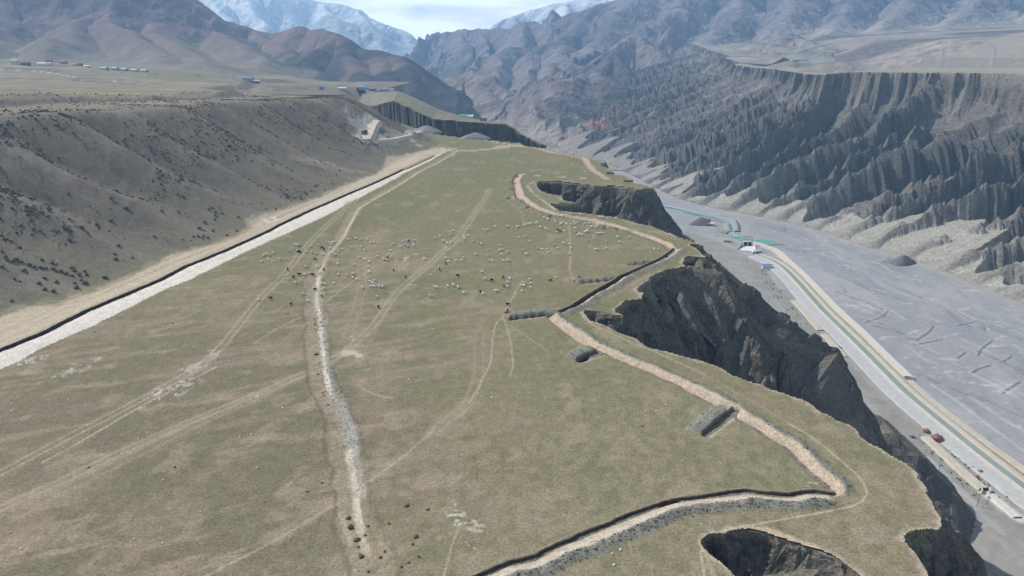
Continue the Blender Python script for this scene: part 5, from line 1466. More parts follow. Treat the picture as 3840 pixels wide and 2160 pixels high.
white_px = zc(W6, 950, 500) + zc(W7, 1900, 500) + zc(W2, 950, 1050) + zc(W3, 1900, 1050)
black_px = zc(B6, 950, 500) + zc(B7, 1900, 500) + zc(B2, 950, 1050)
brown_px = zc([(2443, 333), (755, 1100)], 950, 1050)[:1] + zc([(700, 1395)], 1900, 500)
LMF = [('the west wheel track', smooth_line(line_px(T1[:9]), 8)), ('the bend of the ditch', line_px([(1285, 870), (1240, 935)])), ('the gravel end of the ditch', line_px([(1195, 1000), (1185, 1130)])),
       ('the middle wheel track', smooth_line(line_px(T3[3:]), 8)), ('the long chalk streak', line_px([(1475, 988), (1570, 950)])), ('the faint side track', smooth_line(line_px(T4), 8)),
       ('the long side trench', line_px([(1905, 1190), (2086, 1168)])), ('the upper side trench', line_px([(2165, 1056), (2311, 1042)])), ('the third side trench', line_px([(2346, 989), (2436, 982)])),
       ('the sheep path', line_px([(2152, 1047), (2141, 974), (2139, 892), (2102, 818)])), ('the far pink bank', line_px([(2050, 795), (2288, 836), (2366, 860)])), ('the small pit', line_px([(2322, 866), (2340, 859)])),
       ('the corner of the bank', line_px([(2513, 935), (2525, 930)])), ('the northern path', line_px([(1900, 748), (1960, 800), (1963, 840)])), ('the bare red patches', line_px([(1540, 925), (1580, 930)]))]
def flock(px, meshes, col):
    P = pts(px)
    b, r = by_landmark(P, LMF)
    for i, (x, y, z) in enumerate(P):
        o = link('sheep', meshes[int(rng.integers(len(meshes)))])
        o.location = (x, y, ground_z(x, y)[0] - .01)
        o.rotation_euler = (0, 0, rng.normal(math.radians(200), 1.0) if rng.random() < .6 else rng.uniform(0, 6.28))
        s = rng.uniform(1.1, 1.38); o.scale = (s, s, s)
        tag(o, f'{col} sheep grazing, {ordinal(r[i])} {col} one to {LMF[b[i]][0]}', 'sheep', 'sheep grazing on the mesa')
flock(white_px, WHITE, 'white'); flock(black_px, BLACK, 'black'); flock(brown_px, BROWN, 'brown')

# a scrap of pink litter on the turf
M_PINK = mat_plain('pink_plastic', (.75, .16, .32), .5, .1, 3)
b = MB(); b.add([(-.5, 0, .02), (-.1, .25, .2), (.45, .1, .05), (.1, -.22, .16), (.0, .0, .34), (-.3, -.25, .03)], [[0, 5, 4], [5, 3, 4], [3, 2, 4], [2, 1, 4], [1, 0, 4], [0, 1, 2, 3, 5]])
o = b.build('plastic_bag', M_PINK); x, y, _ = on(948, 1266); o.location = (x, y, ground_z(x, y)[0])
tag(o, 'crumpled pink plastic bag lying on the turf between the wheel tracks', 'plastic bag')
#SECTION5
# ------------------------------------------------------------------ works on the canyon floor
M_CONC = mat_plain('pale_concrete', (.60, .57, .50), .9, .10, .35, spec=.2)
M_CONC2 = mat_plain('cream_bank', (.50, .455, .38), .95, .10, .3, spec=.1)
M_EARTH = mat_plain('brown_fill', (.36, .29, .215), 1.0, .15, .25, spec=.05)
M_ROADC = mat_plain('pale_road', (.47, .465, .455), .95, .09, .25, spec=.1)
M_STEEL = mat_plain('grey_steel', (.30, .32, .33), .6, .10, 1, metal=.3)
M_PYL = mat_plain('galvanised_steel', (.58, .62, .64), .55, .06, 1, metal=.2)
M_WOOD = mat_plain('weathered_pole', (.15, .145, .14), .9, .15, 1)
M_DARK = mat_plain('opening_shade', (.03, .032, .035), .9, .2, 1)  # near-black colour standing for the shade inside openings
M_WHITE = mat_plain('white_paint', (.74, .74, .72), .7, .06, .8)
M_GLASS = mat_plain('window_glass', (.05, .06, .075), .15, .1, 1, spec=.5)
M_TYRE = mat_plain('tyre_rubber', (.03, .03, .03), .9, .1, 4)
M_HEAP = mat_plain('heap_gravel', (.30, .295, .28), 1.0, .2, .35, spec=.05, bump=.6)
M_HEAPD = mat_plain('heap_dark', (.16, .155, .155), 1.0, .2, .35, spec=.05, bump=.6)
def water_mat(name, c):
    m = mat_plain(name, c, .22, .10, .06, spec=.4)
    return m
M_TEAL = water_mat('teal_water', (.155, .42, .335)); M_RIVER = water_mat('river_water', (.33, .49, .50)); M_CANW = water_mat('canal_water', (.27, .30, .27))

def strip(path, prof, step=10):
    """a ribbon swept along a path on the canyon floor; prof = (offset to the right of travel, height)"""
    p = smooth_line(path, step, 1)
    t = np.gradient(p[:, :2], axis=0); t /= np.linalg.norm(t, axis=1)[:, None]
    n = np.stack([t[:, 1], -t[:, 0]], 1)
    V = []; nv = len(prof)
    for i in range(len(p)):
        for e, z in prof:
            V.append((p[i, 0] + n[i, 0] * e, p[i, 1] + n[i, 1] * e, VALLEY + z))
    F = [[i * nv + k, i * nv + k + 1, (i + 1) * nv + k + 1, (i + 1) * nv + k] for i in range(len(p) - 1) for k in range(nv - 1)]
    return V, F
def strip_obj(name, path, prof, mat, parent=None, step=10):
    b = MB(); b.add(*strip(path, prof, step)); return b.build(name, mat, parent)

canal = empty('canal', tuple(CANAL[3]))
def under(o, par):
    o.parent = par; o.matrix_parent_inverse = par.matrix_world.inverted() if False else o.matrix_parent_inverse
    me = o.data
    if me is not None and o.location.length == 0:
        off = np.array(par.location)
        co = np.empty(len(me.vertices) * 3); me.vertices.foreach_get('co', co)
        me.vertices.foreach_set('co', (co.reshape(-1, 3) - off).ravel()); me.update()
    return o
tag(canal, 'long canal of grey-green water between pale concrete banks beside the valley road', 'canal')
under(strip_obj('water', CANAL, [(-2.9, .6), (2.9, .6)], M_CANW), canal)
under(strip_obj('lining', CANAL, [(2.6, .3), (3.5, 1.75), (5.3, 1.8), (5.6, -.4)], M_CONC), canal)
under(strip_obj('lining', CANAL, [(-6.2, -.4), (-5.9, 1.8), (-3.5, 1.75), (-2.6, .3)], M_CONC2), canal)
fill = strip_obj('earth_fill', CANAL, [(-10.0, -.5), (-9.4, 1.1), (-6.25, 1.25), (-6.22, -.5)], M_EARTH)
under(fill, canal)
tag(strip_obj('road', CANAL, [(17.0, -.6), (15.8, .75), (13.0, .95), (9.5, 1.0), (6.2, .95), (5.7, -.4)], M_ROADC), kind='structure')
LEV = vpx([(2822, 913), (2840, 917), (2882, 931), (2915, 942), (2933, 959), (2965, 990), (3000, 1020), (3040, 1060), (3138, 1163), (3238, 1254), (3333, 1349), (3408, 1421)])
lv = empty('flood_wall', tuple(LEV[5])); tag(lv, 'white concrete flood wall between the canal and the gravel riverbed', 'flood wall')
under(strip_obj('wall_top', LEV, [(3.2, 2.3), (-2.6, 2.35)], M_CONC), lv)
under(strip_obj('slope', LEV, [(5.2, -.5), (3.2, 2.28)], M_CONC2), lv)
under(strip_obj('slope', LEV, [(-2.6, 2.33), (-6.0, -.6)], M_CONC), lv)
b = MB(); e0 = LEV[-1]; b.box((e0[0] + .3, e0[1] - .6, VALLEY + .9), (6.6, 1.2, 3.4), -.55); under(b.build('end_block', M_CONC), lv)
LEV2 = vpx([(3412, 1432), (3455, 1475), (3505, 1517), (3636, 1620), (3745, 1700), (3845, 1770), (4100, 1960)])
l2 = empty('earth_bank', tuple(LEV2[2])); tag(l2, 'lower cream earth bank running on from the end of the white flood wall', 'bank')
under(strip_obj('bank_top', LEV2, [(2.2, 1.5), (-2.2, 1.5)], M_CONC2), l2)
under(strip_obj('slope', LEV2, [(4.5, -.5), (2.2, 1.48)], M_CONC2), l2); under(strip_obj('slope', LEV2, [(-2.2, 1.48), (-4.5, -.5)], M_CONC2), l2)
def dike(px, w_, h_, label, name='covered_channel', mat=M_CONC2):
    P = vpx(px); o = empty(name, tuple(P[len(P) // 2])); tag(o, label, 'channel')
    under(strip_obj('top', P, [(w_, h_), (-w_, h_ * 1.1)], mat, step=6), o)
    under(strip_obj('slope', P, [(w_ + 1.6, -.5), (w_, h_ - .02)], mat, step=6), o)
    under(strip_obj('slope', P, [(-w_, h_ * 1.1 - .02), (-w_ - 1.6, -.5)], mat, step=6), o)
    return o, P
dike([(2978, 1128), (3000, 1150), (3040, 1195), (3078, 1240)], 2.6, .8, 'cream covered channel west of the canal, its northern piece')
dike([(3090, 1254), (3120, 1288), (3150, 1322), (3165, 1340)], 2.5, .8, 'cream covered channel west of the canal, its middle piece behind the rock peak')
o, P = dike([(3470, 1642), (3540, 1708), (3600, 1765), (3688, 1838)], 2.3, 1.5, 'cream covered channel west of the canal, its southern piece with an open end')
for dx, s in ((-2.3, 1), (2.3, 1)):
    b = MB(); b.box((P[-1][0] + dx, P[-1][1] - 2.0, VALLEY + .9), (.6, 4.6, 2.6), -.5); under(b.build('wing_wall', M_CONC), o)
b = MB(); b.box((P[-1][0] + .2, P[-1][1] - .35, VALLEY + .8), (3.6, .3, 1.9), -.5); under(b.build('mouth_shade', M_DARK), o)  # solid near-black block stands in for shade inside the channel mouth
o, P = dike([(3712, 1856), (3745, 1885), (3780, 1912), (3815, 1942)], 2.0, .7, 'short white concrete slab beside the valley track at the frame edge', 'concrete_slab', M_CONC)

# river and intake pond
def flat_poly(name, px, z, mat):
    b = MB(); P = vpx(px); b.add([(a, c, VALLEY + z) for a, c, _ in P], [list(range(len(P)))]); return b.build(name, mat)
POND = zc([(985, 655), (1080, 642), (1180, 692), (1310, 727), (1430, 722), (1600, 706), (1720, 738), (1830, 775), (1950, 822), (1800, 842), (1600, 850), (1480, 832), (1400, 815), (1300, 795), (1180, 780), (1120, 757), (1050, 722)], 2600, 780, 6.0375)
tag(flat_poly('pond', POND, .25, M_TEAL), kind='structure')
RIVP = [(2470, 766), (2545, 780), (2600, 794), (2641, 803), (2680, 813), (2716, 820), (2737, 831), (2743, 843), (2741, 858), (2742, 872), (2752, 883), (2772, 889)]
tag(strip_obj('river', vpx(RIVP), [(4.6, -.35), (-4.6, -.35)], M_RIVER, step=7), kind='structure')
tag(strip_obj('river', vpx([(2560, 792), (2610, 803), (2660, 818), (2700, 828), (2730, 838)]), [(1.8, -.15), (-1.8, -.15)], M_RIVER, step=7), kind='structure')
def bank_ridge(px, h_, w_, label):
    P = smooth_line(vpx(px), 3, 1); V = []; n_ = len(P)
    for i, p in enumerate(P):
        t = P[min(i + 1, n_ - 1)] - P[max(i - 1, 0)]; l = np.hypot(t[0], t[1]); nx, ny = t[1] / l, -t[0] / l
        hh = h_ * (1 + .5 * fbm(np.array([i * .6]), np.array([3.0]), 2, 961)[0]) * min(1, (i + 1) / 4, (n_ - i) / 4)
        for e, k in ((1, 0), (.45, .8), (0, 1), (-.4, .75), (-1, 0)):
            V.append((p[0] + nx * e * w_, p[1] + ny * e * w_, VALLEY - .4 + k * (hh + .4)))
    F = [[i * 5 + k, i * 5 + k + 1, (i + 1) * 5 + k + 1, (i + 1) * 5 + k] for i in range(n_ - 1) for k in range(4)]
    b = MB(); b.add(V, F); o = b.build('gravel_bank', M_HEAP); tag(o, label, 'gravel bank', 'gravel banks by the intake')
bank_ridge([(2764, 866), (2763, 850), (2758, 836), (2752, 824)], 3.2, 4.5, 'grey gravel bank along the far side of the turquoise intake stream')
bank_ridge([(2735, 868), (2729, 852), (2724, 838)], 3.0, 5.5, 'grey gravel bank along the near side of the turquoise intake stream')
bank_ridge([(2830, 922), (2880, 920), (2925, 917), (2945, 916)], 1.6, 2.6, 'dark low dam closing the teal pond on its near side')
bank_ridge([(2670, 858), (2700, 866), (2730, 872)], 2.4, 5.0, 'rough gravel bank on the near shore beside the dirt road')

# sluice gate
gp = on(2803, 921, VALLEY); sg = empty('sluice_gate', (gp[0], gp[1], VALLEY), -.18); tag(sg, 'twin sluice gate with dark openings and a steel hoist frame by the teal pond', 'sluice gate')
def part(b, name, mat, par): return b.build(name, mat, par)
for x0 in (-5.0, 0, 5.0):
    b = MB(); b.box((x0, 0, 2.4), (1.0, 5, 5.6)); part(b, 'pier', M_CONC, sg)
for x0 in (-2.5, 2.5):
    b = MB(); b.box((x0, 1.2, 2.2), (4.0, .3, 4.8)); part(b, 'gate_shade', M_DARK, sg)  # near-black panel stands in for the shade in each gate opening
b = MB(); b.box((0, -.2, 5.4), (12, 5.6, .5)); part(b, 'deck', M_CONC, sg)
for x0 in (-5.0, 0, 5.0):
    b = MB(); b.box((x0, .6, 8.2), (.55, .55, 5.2)); part(b, 'hoist_post', M_STEEL, sg)
for z0 in (8.0, 10.8):
    b = MB(); b.box((0, .6, z0), (11.2, .7, .5)); part(b, 'hoist_beam', M_STEEL, sg)
for x0 in (-3.5, -1.5, 1.5, 3.5):
    b = MB(); b.box((x0, .6, 11.5), (.9, 1.0, .9)); part(b, 'winch', M_STEEL, sg)
b = MB(); b.add([(-6, -2.6, 5.0), (-6, -2.6, -.5), (-13.5, -24, -.5), (-13.5, -24, .6)], [[0, 1, 2, 3]]); b.add([(-6.8, -2.6, 5.0), (-6.8, -2.6, -.5), (-14.3, -24, -.5), (-14.3, -24, .6)], [[3, 2, 1, 0]]); b.add([(-6, -2.6, 5), (-6.8, -2.6, 5), (-14.3, -24, .6), (-13.5, -24, .6)], [[0, 3, 2, 1]])
part(b, 'wing_wall', M_STEEL, sg)
b = MB(); b.add([(5.6, -2.6, 5.0), (5.6, -2.6, -.5), (8.5, -14, -.5), (8.5, -14, .8), (6.5, -2.6, 5.0), (6.5, -2.6, -.5), (9.4, -14, -.5), (9.4, -14, .8)], [[0, 3, 2, 1], [4, 5, 6, 7], [0, 4, 7, 3]]); part(b, 'wing_wall', M_CONC, sg)
b = MB(); b.add([(-5.6, -2.6, .45), (5.6, -2.6, .45), (8.6, -15, .25), (3, -27, .25), (-12.8, -25, .25)], [[0, 4, 3, 2, 1]]); part(b, 'apron', M_WHITE, sg)

# ------------------------------------------------------------------ buildings
def shed(loc, w_, l_, h_, rz, wall, roof, label, cat='shed', name='shed', pitch=.25, doors=1, wins=2, chimney=False, flat=False):
    o = empty(name, loc, rz); tag(o, label, cat)
    b = MB(); b.box((0, 0, h_ / 2 - .3), (l_, w_, h_ + .6)); b.build('wall', wall, o)
    rh = w_ * pitch
    b = MB()
    if flat:
        b.box((0, 0, h_ + .2), (l_ + .5, w_ + .5, .3))
    else:
        x, y = l_ / 2 + .35, w_ / 2 + .35
        b.add([(-x, -y, h_), (x, -y, h_), (x, 0, h_ + rh), (-x, 0, h_ + rh), (-x, y, h_), (x, y, h_)], [[0, 1, 2, 3], [3, 2, 5, 4], [0, 3, 4], [1, 5, 2], [0, 4, 5, 1]])
    r = b.build('roof', roof, o)
    if not flat and l_ > 7:
        b = MB(); b.box((0, 0, h_ + rh + .03), (l_ + .7, .5, .12)); b.build('ridge_cap', roof, r)
    for k in range(wins):
        xx = -l_ / 2 + l_ * (k + 1) / (wins + 1)
        b = MB(); b.box((xx, -w_ / 2 - .01, h_ * .58), (1.2, .08, 1.0)); f = b.build('window', M_WHITE, o)
        b = MB(); b.box((xx, -w_ / 2 - .06, h_ * .58), (.95, .05, .78)); b.build('pane', M_GLASS, f)
    for k in range(doors):
        b = MB(); b.box((l_ * (.38 if k == 0 else -.38), -w_ / 2 - .02, 1.05), (1.1, .1, 2.1)); b.build('door', M_STEEL, o)
    if chimney:
        b = MB(); b.box((l_ * .25, w_ * .15, h_ + rh), (.5, .5, 1.6)); b.build('chimney', wall, r)
    return o
M_BLUE = mat_plain('blue_sheet_roof', (.15, .26, .43), .55, .08, .5); M_LBLUE = mat_plain('pale_blue_roof', (.30, .46, .66), .55, .10, .5)
M_GREENR = mat_plain('green_roof', (.06, .48, .25), .55, .08, .5); M_REDR = mat_plain('red_brick', (.33, .12, .085), .85, .15, 1.2); M_REDS = mat_plain('red_sheet', (.50, .09, .06), .6, .1, 1)
M_CREAM = mat_plain('cream_plaster', (.60, .55, .45), .9, .08, .7); M_GREYP = mat_plain('grey_plaster', (.38, .37, .36), .9, .1, .7); M_DK = mat_plain('dark_roof', (.07, .075, .09), .8, .15, .7)
def vat(px, py): p = on(px, py, VALLEY); return (p[0], p[1], VALLEY + .15)
shed(vat(2875, 1005), 5.5, 10.5, 3.0, -.12, M_WHITE, M_BLUE, 'white cabin with a blue sheet roof beside the valley road', 'cabin', 'cabin', wins=3)
shed(vat(2652, 832), 5, 8, 3, .1, M_REDS, M_REDS, 'red shed by the dark gravel heap on the canyon floor', doors=1, wins=1)
shed(vat(2660, 845), 6, 13, 3.2, -.25, M_CREAM, M_WHITE, 'low white building below the red shed on the canyon floor', 'building', 'low_building', wins=3, flat=True)
shed(vat(2728, 908), 4, 9, 2.4, -.3, M_GREYP, M_GREYP, 'small grey hut on the dirt road above the sluice gate', 'hut', 'hut', wins=1, flat=True)

def heap(loc, rx, ry, h_, mat, label, rz=0, seed=1, gz=None, name='gravel_heap'):
    r_ = np.random.default_rng(seed); V = []; F = []; nu, nv = 26, 9
    for j in range(nv + 1):
        k = j / nv
        for i in range(nu):
            t = 2 * math.pi * i / nu; w_ = 1 + .10 * math.sin(3 * t + seed) + .05 * (r_.random() - .5)
            x, y = rx * (1 - k) * w_ * math.cos(t), ry * (1 - k) * w_ * math.sin(t)
            V.append((x, y, h_ * (k ** .92 if k < .86 else .872 + .05 * (k - .86)) + (.04 * h_ * (r_.random() - .5) if 0 < j < nv else 0) - (.5 if j == 0 else 0)))
    for j in range(nv):
        for i in range(nu):
            a, c = j * nu + i, j * nu + (i + 1) % nu; F.append([a, c, c + nu, a + nu])
    b = MB(); b.add(V, F); o = b.build(name, mat); o.location = loc; o.rotation_euler = (0, 0, rz); tag(o, label, 'gravel heap')
p = on(3392, 992, VALLEY); heap((p[0], p[1] + 5, VALLEY), 17, 11, 11, M_HEAPD, 'shaded gravel heap alone at the foot of the canyon wall', .3, 2)  # shade on the heap's right side is put into its dark material
p = on(3340, 988, VALLEY); heap((p[0], p[1] + 8, VALLEY), 15, 9, 5, M_HEAP, 'low pale gravel heap joined to the shaded heap below the canyon wall', .2, 5)
p = on(2629, 842, VALLEY); heap((p[0], p[1], VALLEY), 17, 10, 11, M_HEAPD, 'dark gravel heap beside the red shed on the canyon floor', -.2, 3)
p = hit(1785, 518); heap((p[0], p[1] - 3, p[2]), 16, 6, 6.5, M_HEAP, 'pale flat-topped gravel heap at the lip of the side ravine', .05, 4)
p = hit(1600, 497); heap((p[0], p[1], p[2]), 17, 8, 8.0, M_HEAP, 'pale gravel mound at the end of the dirt ramp above the ravine', .1, 6)

# ------------------------------------------------------------------ vehicles
def vehicle(loc, rz, paint_, label, cat, truck=False):
    o = empty('parked_truck' if truck else 'parked_car', loc, rz); tag(o, label, cat)
    L_, W_ = (7.2, 2.3) if truck else (4.4, 1.8)
    b = MB()
    if truck:
        b.box((-.9, 0, 1.55), (L_ * .70, W_, 1.5), 0, .97); b.build('cargo_bed', paint_, o)
        b = MB(); b.box((2.6, 0, 1.55), (1.9, W_ * .96, 2.1), 0, .93); c = b.build('cab', paint_, o)
        b = MB(); b.box((3.52, 0, 2.0), (.08, W_ * .8, .8)); b.build('windscreen', M_GLASS, c)
        b = MB(); b.box((0, 0, .7), (L_ * .95, .9, .3)); b.build('chassis', M_STEEL, o); wx, wr = (2.4, -1.2, -2.4), .5
    else:
        sec = [(-2.2, .75, .45), (-2.1, .98, .40), (-.9, 1.05, .35), (1.0, 1.0, .35), (2.0, .85, .40), (2.2, .70, .45)]
        V = []
        for x, zt, zb in sec:
            for y in (-W_ / 2, W_ / 2): V += [(x, y, zb), (x, y * .96, zt)]
        F = []
        for i in range(len(sec) - 1):
            a = i * 4; F += [[a, a + 4, a + 5, a + 1], [a + 2, a + 3, a + 7, a + 6], [a + 1, a + 5, a + 7, a + 3], [a, a + 2, a + 6, a + 4]]
        F += [[0, 1, 3, 2], [20, 22, 23, 21]]
        b.add(V, F); b.build('body', paint_, o)
        b = MB(); b.add([(-1.6, -.8, 1.0), (1.1, -.8, .98), (1.1, .8, .98), (-1.6, .8, 1.0), (-1.1, -.66, 1.5), (.35, -.66, 1.5), (.35, .66, 1.5), (-1.1, .66, 1.5)], [[0, 1, 5, 4], [1, 2, 6, 5], [2, 3, 7, 6], [3, 0, 4, 7]]); b.build('windows', M_GLASS, o)
        b = MB(); b.box((-.38, 0, 1.52), (1.5, 1.34, .06)); b.build('roof', paint_, o); wx, wr = (1.35, -1.35), .33
    for x in wx:
        for y in (-W_ / 2 + .1, W_ / 2 - .1):
            b = MB(); b.bar((x, y - .12, wr), (x, y + .12, wr), wr, 12); wh = b.build('wheel', M_TYRE, o)
    return o
p = vat(2828, 949); vehicle((p[0], p[1], VALLEY + .2), .5, M_WHITE, 'white truck parked below the sluice gate, farther from the canal', 'truck', True)
p = vat(2844, 946); vehicle((p[0], p[1], VALLEY + .2), .3, M_WHITE, 'white truck parked below the sluice gate, beside the canal bank', 'truck', True)
p = vat(2853, 953); vehicle((p[0], p[1], VALLEY + .2), -.7, M_DK, 'dark car parked behind the two white trucks near the sluice gate', 'car')
p = hit(1367, 503); vehicle((p[0], p[1], p[2] + .05), 1.25, M_DK, 'dark truck driving down the pale dirt ramp by the ravine', 'truck', True)

# ------------------------------------------------------------------ the dirt ramp at the ravine
def ramp(px, hw):
    P = np.array([hit(*q) for q in px]); P = smooth_line(P, 3, 2)
    tg = np.gradient(P[:, :2], axis=0); tg /= np.linalg.norm(tg, axis=1)[:, None]
    nm = np.stack([tg[:, 1], -tg[:, 0]], 1); a = np.arange(len(P)) * 3.0
    V = []; 
    for i in range(len(P)):
        for k, (e, dz) in enumerate([(-hw - 2.5, -2.5), (-hw, .45), (0, .55), (hw, .45), (hw + 2.5, -2.5)]):
            V.append((P[i, 0] + nm[i, 0] * e, P[i, 1] + nm[i, 1] * e, P[i, 2] + dz + .15))
    F = [[i * 5 + k, i * 5 + k + 1, (i + 1) * 5 + k + 1, (i + 1) * 5 + k] for i in range(len(P) - 1) for k in range(4)]
    b = MB(); b.add(V, F); o = b.build('road', M_RAMP); tag(o, kind='structure')
M_RAMP = mat_plain('pale_dirt', (.56, .50, .42), 1.0, .10, .2, spec=.05)
ramp([(1362, 526), (1372, 503), (1386, 476), (1402, 453)], 6.0)
ramp([(1356, 527), (1410, 528), (1470, 525), (1530, 510), (1588, 490)], 2.2)

# ------------------------------------------------------------------ poles and pylons
def pole(loc, h_, label, group, arm=True, lean=0.0, r=.16, twin=0.0):
    o = empty('power_pole', loc); tag(o, label, 'power pole', group)
    for k in ((-twin / 2, twin / 2) if twin else (0,)):
        b = MB(); b.bar((k, 0, -.5), (k + lean * h_, 0, h_), r, 7, r * .7); b.build('pole', M_WOOD, o)
    if arm:
        b = MB(); b.box((lean * h_, 0, h_ - .7), (max(2.2, twin + 1.6), .12, .14)); c = b.build('crossarm', M_WOOD, o)
        for k in (-.95, 0, .95):
            b = MB(); b.bar((lean * h_ + k, 0, h_ - .63), (lean * h_ + k, 0, h_ - .3), .06, 6); b.build('insulator', M_WHITE, c)
    return o
def pole_h(pxb, pyb, pyt, z):                                       # base row and top row give the height
    a = on(pxb, pyb, z); d = ray(pxb, pyt); return a, CAMH + d[2] * a[1] / d[1] - z
for (bx_, by_, ty_), lab, tw in [((1721, 565, 534), 'power pole at the north end of the pale graded road', 0), ((1918, 578, 530), 'power pole standing alone on the grass below the far dirt road', 0), ((2157, 592, 561), 'twin power pole beside the far dirt road near the cliff edge', 2.6)]:
    a, h_ = pole_h(bx_, by_, ty_, 0); pole((a[0], a[1], ground_z(a[0], a[1])[0]), h_, lab, 'power poles on the mesa', True, 0, .15, tw)
for (bx_, by_, ty_), lab, tw in [((3664, 1898, 1852), 'power pole south of the covered channel, left one of a pair', 0), ((3700, 1892, 1873), 'short power pole south of the covered channel, right one of a pair', 0), ((3462, 1733, 1705), 'power pole by the valley track close to the cliff', 0), ((3521, 1764, 1741), 'power pole by the valley track opposite the covered channel', 0),
                                 ((3072, 1310, 1278), 'twin power pole between the middle channel piece and the rock peak', 2.4), ((3000, 1231, 1213), 'small power pole west of the northern channel piece', 0), ((2945, 1184, 1158), 'power pole above the round gravel patch', 0), ((2900, 1123, 1104), 'power pole on the scrubby flat north of the gravel patch', 0), ((2800, 984, 962), 'power pole on the flat between the road and the cliff foot', 0)]:
    a, h_ = pole_h(bx_, by_, ty_, VALLEY); pole((a[0], a[1], VALLEY + .2), h_, lab, 'power poles on the canyon floor', True, .03, .2, tw)

def pylon(loc, h_, rz, label, detail=True, r=.22):
    o = empty('pylon', loc, rz); tag(o, label, 'pylon', 'pylons on the eastern terrace')
    hw = lambda z: lerp(h_ * .11, h_ * .028, min(1, z / (h_ * .80)))
    lv_ = [0, .14, .27, .39, .50, .60, .69, .77, .84]
    for sx_ in (-1, 1):
        for sy_ in (-1, 1):
            b = MB()
            for a, c in zip(lv_[:-1], lv_[1:]):
                b.bar((sx_ * hw(a * h_), sy_ * hw(a * h_), a * h_ - (3 if a == 0 else 0)), (sx_ * hw(c * h_), sy_ * hw(c * h_), c * h_), r, 5)
            b.build('leg', M_PYL, o)
    b = MB()
    for a, c in zip(lv_[:-1], lv_[1:]):
        A, C = hw(a * h_), hw(c * h_); za, zc_ = a * h_, c * h_
        for f in ((1, 0), (-1, 0), (0, 1), (0, -1)):
            p1 = lambda u, z, w__: (f[0] * w__ + (u * w__ if f[0] == 0 else 0), f[1] * w__ + (u * w__ if f[1] == 0 else 0), z)
            b.bar(p1(-1, za, A), p1(1, zc_, C), r * .6, 4); b.bar(p1(1, za, A), p1(-1, zc_, C), r * .6, 4); b.bar(p1(-1, zc_, C), p1(1, zc_, C), r * .5, 4)
    b.build('lattice', M_PYL, o)
    for s in (-1, 1):
        b = MB(); b.bar((0, 0, .83 * h_), (s * .17 * h_, 0, h_), r * 1.1, 5, r * .6); b.bar((0, 0, .89 * h_), (s * .17 * h_, 0, h_), r * .7, 4); b.build('arm', M_PYL, o)
    b = MB(); b.bar((-.13 * h_, 0, .955 * h_), (.13 * h_, 0, .955 * h_), r * .7, 5); b.build('crossarm', M_PYL, o)
    return o
def terrace_at(px, py, Y):
    p = far(px, py, Y); return p
for (bx_, by_, ty_, Y), lab in [((3520, 252, 149, 1120), 'taller steel lattice pylon behind the eastern terrace edge, left of the two large ones'), ((3716, 248, 163, 1120), 'steel lattice pylon behind the eastern terrace edge, right of the two large ones'),
                                ((3452, 248, 212, 1900), 'faint far pylon left of the tall one on the eastern terrace'), ((3608, 246, 190, 1900), 'faint far pylon between the two large ones on the eastern terrace'), ((3815, 243, 185, 1900), 'faint far pylon at the right end of the eastern terrace'),
                                ((2845, 217, 178, 2050), 'far pylon on the pale slope under the pointed brown peak'), ((2369, 252, 224, 2300), 'far pylon on the gravel terrace below the brown hill'), ((2106, 288, 256, 2300), 'far pylon at the left end of the gravel terrace above the gorge')]:
    p = far(bx_, by_, Y); d = ray(bx_, ty_); top = CAMH + d[2] * Y / d[1]
    pylon((p[0], p[1], p[2] - 1.5), top - p[2] + 1.5, .35, lab, r=.20 if Y < 1500 else .26)

